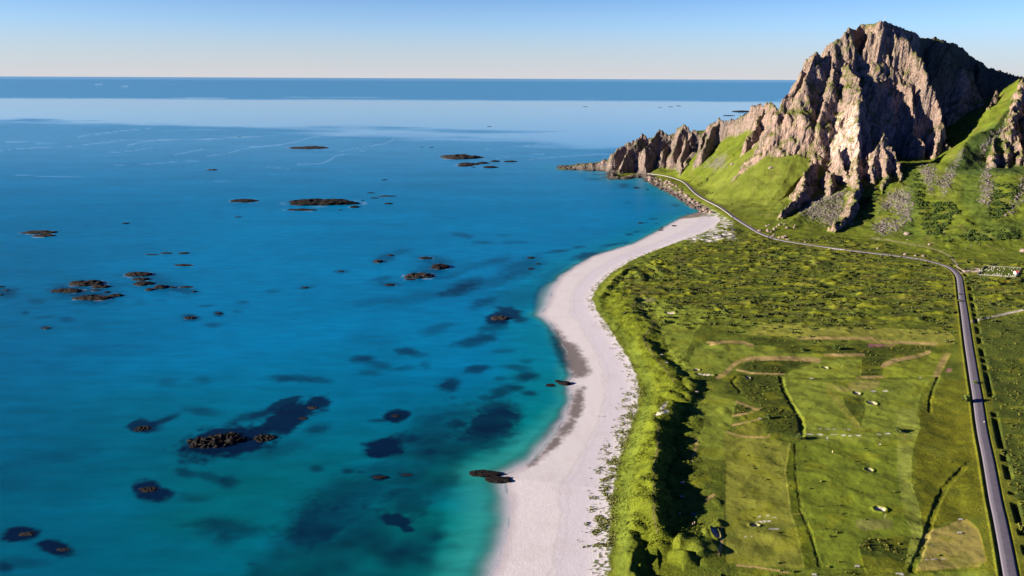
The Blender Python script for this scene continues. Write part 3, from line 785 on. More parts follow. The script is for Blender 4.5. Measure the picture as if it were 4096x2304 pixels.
area(L(Z4, [(180, 400), (330, 310), (620, 305), (780, 345), (1400, 345), (1890, 370), (1955, 420), (1955, 480), (1840, 500), (1290, 480), (1180, 455), (700, 440), (360, 410)]), MOWN2)
area(L(Z4, [(0, 480), (220, 490), (430, 505), (410, 560), (820, 570), (830, 610), (560, 590), (200, 600), (90, 640), (0, 700)]), MOWN)
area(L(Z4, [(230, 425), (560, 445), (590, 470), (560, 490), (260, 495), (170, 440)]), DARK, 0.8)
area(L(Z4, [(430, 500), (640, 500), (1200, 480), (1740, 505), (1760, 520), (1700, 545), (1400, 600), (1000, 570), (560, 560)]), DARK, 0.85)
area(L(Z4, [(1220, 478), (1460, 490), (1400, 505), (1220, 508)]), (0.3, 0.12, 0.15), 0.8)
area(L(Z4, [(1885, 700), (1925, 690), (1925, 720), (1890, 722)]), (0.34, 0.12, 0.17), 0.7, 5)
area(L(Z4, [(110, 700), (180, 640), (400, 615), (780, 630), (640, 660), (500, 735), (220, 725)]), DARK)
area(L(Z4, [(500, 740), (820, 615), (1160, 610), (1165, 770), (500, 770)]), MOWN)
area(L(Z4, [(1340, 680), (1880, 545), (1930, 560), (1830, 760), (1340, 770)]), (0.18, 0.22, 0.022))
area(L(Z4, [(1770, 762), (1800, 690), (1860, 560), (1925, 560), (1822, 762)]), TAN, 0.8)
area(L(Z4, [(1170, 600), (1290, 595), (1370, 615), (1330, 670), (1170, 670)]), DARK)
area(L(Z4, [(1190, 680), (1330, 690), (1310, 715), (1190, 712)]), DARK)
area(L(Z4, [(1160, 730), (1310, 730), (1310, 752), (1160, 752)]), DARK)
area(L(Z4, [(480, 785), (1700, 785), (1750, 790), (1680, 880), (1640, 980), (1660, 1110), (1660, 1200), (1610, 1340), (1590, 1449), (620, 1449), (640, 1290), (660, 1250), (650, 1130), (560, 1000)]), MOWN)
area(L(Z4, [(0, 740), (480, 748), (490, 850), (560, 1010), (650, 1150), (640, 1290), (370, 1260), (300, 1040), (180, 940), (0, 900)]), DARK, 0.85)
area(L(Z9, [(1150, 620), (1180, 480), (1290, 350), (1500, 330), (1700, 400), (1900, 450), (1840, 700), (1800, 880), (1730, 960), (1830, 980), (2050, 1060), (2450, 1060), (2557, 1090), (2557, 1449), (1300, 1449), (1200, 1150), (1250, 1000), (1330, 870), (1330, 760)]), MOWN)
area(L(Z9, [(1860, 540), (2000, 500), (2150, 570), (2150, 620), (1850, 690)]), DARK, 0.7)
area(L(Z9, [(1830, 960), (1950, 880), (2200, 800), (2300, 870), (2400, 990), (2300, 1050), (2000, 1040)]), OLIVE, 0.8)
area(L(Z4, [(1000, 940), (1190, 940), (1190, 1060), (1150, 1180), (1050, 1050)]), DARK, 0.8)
area(L(Z4, [(850, 820), (1040, 860), (1060, 810), (1320, 790), (1310, 850), (1150, 880), (1000, 890)]), TAN, 0.4)
stroke(L(Z4, [(880, 870), (990, 1000), (1150, 1205)]), 18, MOWN2)
area(L(Z5, [(0, 210), (60, 215), (560, 305), (520, 540), (560, 900), (600, 1030), (680, 1250), (680, 1390), (0, 1340)]), (0.175, 0.19, 0.028))
area(L(Z5, [(620, 300), (1500, 300), (1600, 330), (1590, 640), (1690, 1060), (1650, 1380), (1530, 1380), (1580, 1120), (1190, 1130), (1150, 1180), (1200, 1390), (830, 1390), (740, 1120), (650, 800)]), (0.14, 0.185, 0.018))
area(L(Z5, [(1480, 60), (1530, 0), (1640, 0), (1670, 110), (1660, 230), (1605, 350), (1600, 640), (1680, 900), (1695, 1080), (1640, 1300), (1560, 1370), (1600, 1080), (1520, 820), (1480, 560), (1480, 330)]), (0.195, 0.235, 0.04))
area(L(Z5, [(560, 300), (610, 310), (610, 600), (650, 900), (740, 1120), (820, 1370), (690, 1390), (640, 1180), (570, 900), (520, 560)]), (0.085, 0.11, 0.008))
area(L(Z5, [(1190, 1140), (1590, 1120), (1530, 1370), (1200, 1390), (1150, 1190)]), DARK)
area(L(Z5, [(1700, 1090), (1760, 1060), (1900, 1020), (2010, 960), (2080, 960), (2180, 1050), (2250, 1320), (2180, 1370), (1640, 1410), (1690, 1300)]), (0.25, 0.215, 0.06))
area(L(Z5, [(1560, 1449), (1640, 1430), (2240, 1395), (2280, 1449), (2200, 1700), (1560, 1700)]), MOWN)
area(L(Z5, [(1130, 960), (1440, 960), (1440, 1040), (1200, 1060), (1130, 1020)]), (0.17, 0.185, 0.045))
area(L(Z5, [(1640, 30), (2160, 30), (2260, 700), (2180, 950), (2000, 950), (1760, 1050), (1700, 1000), (1690, 800), (1620, 640), (1630, 330), (1690, 150)]), (0.115, 0.12, 0.008), 0.75)
area(L(Z4, [(1870, 780), (2080, 800), (2130, 1130), (2150, 1449), (1700, 1449), (1680, 1200), (1690, 1000)]), (0.125, 0.13, 0.01), 0.6)
area(L(Z9, [(500, 690), (560, 640), (730, 600), (740, 630), (620, 670), (500, 700)]), PALE, 1.0)
area(L(Z9, [(590, 580), (640, 510), (720, 460), (730, 480), (680, 560), (610, 590)]), PALE, 0.8)
for pts, wd, c in [
    (L(Z4, [(-60, 770), (0, 735), (60, 670), (110, 635), (200, 606), (550, 602), (800, 622)]), 11, TAN), (L(Z4, [(-150, 468), (0, 467), (150, 472), (230, 492)]), 5, TAN),
    (L(Z4, [(620, 430), (1250, 432), (1300, 460), (1800, 482)]), 6, TAN), (L(Z4, [(850, 577), (1180, 575)]), 7, TAN), (L(Z4, [(1130, 768), (1340, 764)]), 7, TAN),
    (L(Z4, [(1340, 675), (1420, 640), (1500, 612), (1650, 582), (1740, 552)]), 9, TAN), (L(Z4, [(1350, 655), (1440, 615), (1520, 605)]), 7, TAN), (L(Z4, [(100, 700), (220, 731), (500, 739)]), 4, TAN),
    (L(Z8, [(1790, 960), (1950, 930), (2080, 928), (2200, 940), (2300, 980)]), 6, TAN), (L(Z9, [(1900, 460), (2050, 510), (2230, 590), (2310, 570), (2260, 600), (2100, 650), (1850, 695)]), 5, TAN),
    (L(Z9, [(1840, 850), (2000, 820), (2300, 750)]), 5, TAN), (L(Z9, [(1740, 965), (1950, 1040), (2150, 1062), (2440, 1060), (2460, 1020)]), 4, TAN), (L(Z6, [(2300, 300), (2330, 180), (2330, 130)]), 7, TAN),
    (L(RG, [(870, 170), (950, 60), (1050, 0)]), 7, TAN), (L(RG, [(1230, 800), (1230, 1000), (1250, 1150), (1180, 1400)]), 8, TAN), (L(RG, [(60, 740), (200, 660), (420, 540)]), 6, LUSH),
    (L(Z6, [(2005, 0), (2000, 190), (1975, 300), (1965, 440), (1968, 640), (1965, 800), (2000, 930)]), 4, (0.14, 0.12, 0.05)),
    (L(Z8, [(850, 480), (920, 440), (960, 560), (1050, 650), (1120, 690), (1060, 760), (985, 870), (1010, 970), (1100, 1090), (1220, 1230), (1350, 1400)]), 4, (0.12, 0.11, 0.04)),
    (L(Z8, [(920, 400), (1000, 300), (1150, 265), (1320, 230), (1440, 170)]), 4, (0.16, 0.15, 0.03)),
    (L(RCc, [(-600, 60), (-200, 110), (200, 190), (560, 250), (740, 300), (900, 360), (1040, 450), (1130, 550), (1200, 670), (1240, 720)]), 4, (0.36, 0.3, 0.22)),
    (L(Z4, [(2085, 292), (2250, 255), (2549, 190), (2900, 110)]), 5, (0.36, 0.33, 0.3)), (L(RB, [(0, -60), (300, 10), (600, 70), (900, 140), (1300, 210), (1700, 280)]), 3, (0.2, 0.17, 0.07)),
    (L(Z5, [(100, 1355), (250, 1370), (550, 1420)]), 4, TAN), (L(Z5, [(560, 310), (518, 540), (565, 900), (610, 1030), (650, 1190)]), 3, MOWN2), (L(Z5, [(1150, 1190), (1145, 1230), (1200, 1390)]), 3, LUSH),
    (L(Z5, [(2080, 960), (2110, 1010), (2180, 1050), (2250, 1310), (2240, 1350)]), 3, (0.26, 0.22, 0.03)), (L(Z5, [(570, 915), (660, 912)]), 3, MOWN2)]:
    stroke(pts, wd * 1.25, c, 0.95)
for pts, wd, ds in [(L(Z5, [(630, 228), (900, 236), (1205, 240)]), 3.0, 3), (L(Z5, [(1310, 230), (1425, 225)]), 3.5, 4), (L(Z5, [(815, 183), (960, 183)]), 2.5, 3), (L(Z5, [(1030, 190), (1075, 190)]), 4, 2), (L(Z5, [(876, 240), (878, 280)]), 4, 3),
                (L(Z5, [(290, 938), (380, 935), (450, 942)]), 4.5, 3), (L(Z5, [(210, 1038), (300, 1040), (465, 1046)]), 4.5, 5), (L(Z5, [(280, 985), (390, 975)]), 6, 1.5), (L(Z5, [(170, 1112), (230, 1108)]), 4, 2), (L(Z5, [(1700, 1308), (1900, 1300)]), 2.0, 3),
                (L(Z5, [(1770, 1186), (1860, 1182)]), 2.0, 3), (L(Z4, [(1200, 884), (1420, 882)]), 2.5, 4), (L(Z4, [(720, 776), (752, 776)]), 2.5, 9)]:
    stroke(pts, wd, (0.62, 0.58, 0.54), 0.95, ds)
area(L(RA, [(380, 240), (470, 200), (520, 240), (1080, 180), (1160, 270), (1050, 310), (620, 320), (540, 345), (500, 400), (430, 290)]), (0.42, 0.35, 0.30), 0.95, 2, 1)
area(L(RA, CEM), (0.075, 0.105, 0.014), 0.9, 2, 0)
area(L(RA, [(1740, 580), (2060, 605), (2065, 635), (1900, 615)]), (0.42, 0.25, 0.01), 0.85, 2, 1)
area(L(RA, [(2230, 650), (2320, 660), (2310, 740), (2240, 700)]), (0.36, 0.26, 0.01), 0.8, 2, 1)
# worn, darker and lusher blotches in the mown land
gol = sst(3, 12, A['dv'] - 30) * (1 - A['marsh'])
col = lerp3(col, gol * sst(0.12, 0.5, fbm2(X_ / 11, Y_ / 11, 3, 160)) * 0.45, (0.06, 0.08, 0.012))
col = lerp3(col, gol * sst(0.2, 0.6, fbm2(X_ / 20, Y_ / 14, 3, 165)) * 0.4, (0.19, 0.2, 0.012))
col = lerp3(col, A['bunk'], PALE)
col = lerp3(col, A['ditch'], (0.03, 0.04, 0.01))
# verge of the road
vg = (1 - sst(1.6, 4.2, np.abs(A['road_d'] - 5.0)))
col = lerp3(col, vg * 0.55, (0.16, 0.165, 0.015))
# slopes under the cliffs
mead = sst(-30, 0, A['df']) * (1 - sst(60, 110, A['df']))
col = lerp3(col, mead * 0.5, (0.115, 0.15, 0.013))
tal = sst(5, 50, A['df'])
col = lerp3(col, tal * 0.8, (0.088, 0.118, 0.012))
col = lerp3(col, tal * sst(0.0, 0.6, fbm2(X_ / 25, Y_ / 25, 4, 170)) * 0.6, (0.062, 0.09, 0.014))
col = lerp3(col, tal * sst(0.15, 0.6, fbm2(X_ / 14, Y_ / 30, 3, 175)) * 0.5, (0.13, 0.125, 0.035))
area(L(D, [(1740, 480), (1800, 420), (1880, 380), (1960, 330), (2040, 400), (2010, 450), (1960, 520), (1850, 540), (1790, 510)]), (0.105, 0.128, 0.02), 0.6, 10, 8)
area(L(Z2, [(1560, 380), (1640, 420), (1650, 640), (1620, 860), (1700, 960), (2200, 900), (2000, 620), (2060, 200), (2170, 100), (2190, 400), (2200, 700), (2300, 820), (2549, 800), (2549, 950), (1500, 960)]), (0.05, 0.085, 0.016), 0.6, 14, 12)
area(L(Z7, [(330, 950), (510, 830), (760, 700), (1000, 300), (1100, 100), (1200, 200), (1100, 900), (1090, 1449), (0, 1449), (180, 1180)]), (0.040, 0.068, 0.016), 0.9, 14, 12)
SCREE = (0.15, 0.128, 0.132)
SCR = [L(Z2, [(1320, 710), (1400, 600), (1520, 540), (1585, 580), (1590, 720), (1580, 800), (1480, 780), (1430, 700)]), L(Z2, [(1260, 850), (1400, 800), (1560, 800), (1480, 890), (1330, 940)]),
       L(Z2, [(1660, 370), (1720, 340), (1770, 360), (1800, 440), (1760, 570), (1700, 470)]), L(Z2, [(1810, 470), (1900, 400), (2000, 240), (2030, 210), (1960, 360), (1920, 520), (1870, 590)]),
       L(Z2, [(2160, 290), (2200, 150), (2330, 50), (2450, -60), (2500, -200), (2540, -280), (2480, -60), (2340, 60), (2230, 200)]), L(Z2, [(2200, 420), (2240, 340), (2300, 560), (2240, 680), (2180, 660)]),
       L(Z2, [(640, 740), (720, 640), (900, 560), (1020, 560), (1000, 720), (960, 850), (830, 830), (720, 790)]), L(Z2, [(2390, 780), (2470, 640), (2549, 440), (2549, 540), (2480, 700)]),
       L(Z3, [(1560, 790), (1740, 680), (1940, 620), (1950, 780), (1780, 820)]), L(Z3, [(1740, 800), (1960, 640), (2080, 560), (1990, 720), (1900, 800)]), L(Z3, [(2140, 600), (2220, 560), (2230, 690), (2160, 700)]), L(Z3, [(2290, 880), (2420, 790), (2520, 760), (2520, 880), (2400, 920)])]
scree_m = np.zeros(nV, F4)
for s_ in SCR:
    r_ = area(s_, SCREE, 0.85, 12, 26, lambda I: np.clip(0.75 + 0.9 * nC[I] + 0.4 * nB[I], 0, 1))
    if r_: scree_m[r_[0]] = np.maximum(scree_m[r_[0]], r_[1])
# rock faces
rA = fbm2(X_ / 18 + P[:, 2] / 25, Y_ / 18, 4, 180); rB = fbm2(X_ / 6, (Y_ + P[:, 2]) / 9, 3, 185)
rc = np.tile(np.array([0.31, 0.222, 0.182], F4), (nV, 1))
rc = lerp3(rc, sst(-0.2, 0.5, rA) * 0.7, (0.22, 0.18, 0.155))
rc = lerp3(rc, sst(0.1, 0.6, rB) * 0.5, (0.38, 0.255, 0.20))
rc = lerp3(rc, sst(0.3, 0.7, fbm2(X_ / 30, Y_ / 30, 3, 190)) * 0.5, (0.125, 0.11, 0.105))
slab = np.exp(-(((X_ - 530) / 22) ** 2 + ((Y_ - 1225) / 55) ** 2 + ((P[:, 2] - 105) / 62) ** 2))
rc = lerp3(rc, np.clip(slab * 1.6, 0, 0.9), (0.58, 0.44, 0.375))
rc = rc * (1 + 0.55 * TONE)[:, None]
rc = lerp3(rc, CRACK * 0.45, (0.07, 0.06, 0.055))
flat_ = sst(0.50, 0.72, NRM[:, 2] + 0.14 * nB + 0.06 * nC)
hi_ = sst(90, 260, P[:, 2])
rc = lerp3(rc, hi_ * 0.35, (0.2, 0.165, 0.125))
rc = lerp3(rc, flat_ * 0.9, (0.10, 0.12, 0.018))
gul = sst(0.15, 0.5, fbm2(X_ / 34, Y_ / 55 + P[:, 2] / 60, 4, 197)) * sst(0.18, 0.42, NRM[:, 2])
rc = lerp3(rc, gul * 0.75, (0.088, 0.108, 0.02))
rc = lerp3(rc, sst(0.25, 0.55, fbm2(X_ / 12, Y_ / 12 + P[:, 2] / 20, 3, 195)) * 0.45 * sst(0.3, 0.5, NRM[:, 2]), (0.095, 0.11, 0.02))
rc = lerp3(rc, sst(1400, 1560, Y_) * 0.45, (0.13, 0.115, 0.11))
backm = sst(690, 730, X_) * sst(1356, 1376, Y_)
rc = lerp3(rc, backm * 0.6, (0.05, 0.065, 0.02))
lowrock = sst(1480, 1560, Y_) * (1 - sst(4, 14, P[:, 2]))
rc = lerp3(rc, lowrock, (0.13, 0.11, 0.1))
rc = lerp3(rc, (1 - sst(0.5, 2.5, P[:, 2])) * 0.9, (0.05, 0.045, 0.045))
back = sst(0.0, 30.0, A['df']) * 0
rockc = A['rock']
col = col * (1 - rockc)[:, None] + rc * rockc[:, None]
# beach
inl = sst(-0.5, 1.5, A['dv'])
bw = np.clip(A['d'], 0, None); bv = np.clip(-A['dv'], 0, None)
tt = bw / (bw + bv + 0.01)
sand_c = np.tile(np.array([0.53, 0.505, 0.545], F4), (nV, 1))
sand_c = lerp3(sand_c, sst(0.46, 0.56, tt + 0.03 * pn2(X_ / 10, Y_ / 10, 200)), (0.50, 0.48, 0.55))
sand_c = lerp3(sand_c, sst(0.75, 0.95, tt), (0.58, 0.55, 0.60))
line = np.exp(-((tt - 0.5 + 0.035 * pn2(X_ / 7, Y_ / 7, 205)) / 0.018) ** 2) + 0.7 * np.exp(-((tt - 0.58 + 0.03 * pn2(X_ / 9, Y_ / 9, 206)) / 0.02) ** 2)
sand_c = lerp3(sand_c, np.clip(line, 0, 1) * 0.3, (0.36, 0.33, 0.35))
sand_c = lerp3(sand_c, sst(0.2, 0.5, fbm2(X_ / 16, Y_ / 16, 3, 207)) * 0.2, (0.42, 0.38, 0.39))
wet = 1 - sst(0.0, 5.5, A['d'] + 1.2 * pn2(X_ / 8, Y_ / 8, 208))
sand_c = lerp3(sand_c, wet * 0.55, (0.32, 0.29, 0.34))
sand_c = lerp3(sand_c, (1 - sst(-9, -0.5, A['d'])) * 0.8, (0.17, 0.30, 0.31))
for pts in (L(D, [(1395, 822), (1420, 850), (1450, 870), (1470, 900), (1484, 935), (1466, 950), (1436, 948), (1416, 905), (1396, 865)]),
            L(D, [(1448, 980), (1466, 976), (1470, 1000), (1458, 1050), (1430, 1090), (1385, 1135), (1330, 1172), (1380, 1120), (1425, 1060), (1440, 1015)])):
    s = sdf(PX, PY, pts)
    m = sst(-16, 16, s + 9 * nC + 10 * nB)
    sand_c = lerp3(sand_c, m * 0.9, (0.11, 0.095, 0.095))
sandm = (1 - inl) * (1 - A['rock']) * (1 - sst(1118, 1132, Y_ - 0.25 * (X_ - 300)))
# marram tufts on blown sand at the top of the beach; sand showing between grass north of the bay
tuft = (1 - sst(3, 12, bv)) * sst(-0.25, 0.3, pn2(X_ / 2.2, Y_ / 1.2, 210) + 0.5 * pn2(X_ / 6, Y_ / 6, 211) - 0.08 * bv)
tuft = tuft * (1 - sst(430, 520, Y_)) 
fan = L(D, [(1700, 605), (1720, 560), (1790, 530), (1840, 560), (1850, 600), (1780, 606)])
fanm = sst(-10, 6, sdf(PX, PY, fan)) * sst(0.0, 0.25, pn2(X_ / 14, Y_ / 5, 213) + 0.3 * nC)
sandm = np.clip(np.maximum(sandm * (1 - 0.9 * tuft), fanm * (1 - A['rock'])), 0, 1)
blow = (1 - sst(3, 11, A['dv'])) * inl * (1 - sst(430, 500, Y_)) * sst(0.1, 0.4, pn2(X_ / 1.7, Y_ / 1.7, 215) + 0.7 * pn2(X_ / 14, Y_ / 14, 216))
nocrop = np.where((A['dv'] < 0) | (fanm > 0.3), 1.0, 0.0)
col = col * (1 - sandm)[:, None] + sand_c * sandm[:, None]
bsh = (A['d'] > -6) & (A['d'] < 24) & (Y_ > 1110) & (Y_ < 1600) & (A['rock'] < 0.5)
bm_ = np.where(bsh, (1 - sst(9, 20, A['d'] + 4 * nC)) * sst(1112, 1135, Y_ - 0.25 * (X_ - 300)), 0)
col = lerp3(col, bm_, (0.2, 0.165, 0.15))
print('land verts', nV, 'faces', len(quads))

# which surface is which: beach, plain, mountain, headland
cls = np.zeros(nV, np.int8)
cls[(A['dv'] < 0) & (A['rock'] < 0.5)] = 1
mt = (A['df'] > 12) | (A['rock'] > 0.6)
cls[mt] = 2
hp = [S(*D(1640, 442), 6), R3(*Z1(60, 1200), 1430)[:2], R3(*Z1(200, 960), 1525)[:2], (560, 2000), (-60, 2000), (-60, 1500)]
cls[inside(X_, Y_, hp) & mt] = 3
fc = cls[quads].max(1)
for k, nm in enumerate(('ground', 'beach', 'mountain', 'headland')):
    Q = quads[fc == k]
    used, inv = np.unique(Q, return_inverse=True)
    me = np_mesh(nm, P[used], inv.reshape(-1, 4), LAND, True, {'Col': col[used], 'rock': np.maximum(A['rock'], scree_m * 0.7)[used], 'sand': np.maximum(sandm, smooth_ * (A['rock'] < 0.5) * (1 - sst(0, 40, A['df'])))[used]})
    me.normals_split_custom_set_from_vertices(NRM[used].tolist())
    tag(link(nm, me), kind='structure')

def surf(px_list, zoff=0.0):
    """where the photograph's pixels meet the land: list of (x, y, z)"""
    pts = np.array([list(ray(*p)) for p in px_list], F4)
    n = len(pts); Ys = np.concatenate([np.arange(230, 900, 2.0), np.arange(900, 1800, 2.5)]).astype(F4)
    t = Ys[None, :] / pts[:, 1:2]
    XX = pts[:, 0:1] * t; ZZ = HC + pts[:, 2:3] * t
    YY = np.broadcast_to(Ys, XX.shape)
    out = []
    for a in range(0, n, 120):
        xs, ys, zs = XX[a:a + 120], YY[a:a + 120], ZZ[a:a + 120]
        h, _ = height(xs.ravel(), ys.ravel()); h = np.maximum(h.reshape(xs.shape), 0.0)
        below = zs < h
        k = np.where(below.any(1), below.argmax(1), xs.shape[1] - 1)
        k = np.maximum(k, 1); r = np.arange(len(k))
        g0, g1 = zs[r, k - 1] - h[r, k - 1], zs[r, k] - h[r, k]
        f = np.clip(g0 / (g0 - g1 + 1e-6), 0, 1)
        for i in range(len(k)):
            x = xs[i, k[i] - 1] * (1 - f[i]) + xs[i, k[i]] * f[i]; y = ys[i, k[i] - 1] * (1 - f[i]) + ys[i, k[i]] * f[i]
            z = h[i, k[i] - 1] * (1 - f[i]) + h[i, k[i]] * f[i]
            out.append((float(x), float(y), float(z) + zoff))
    return out

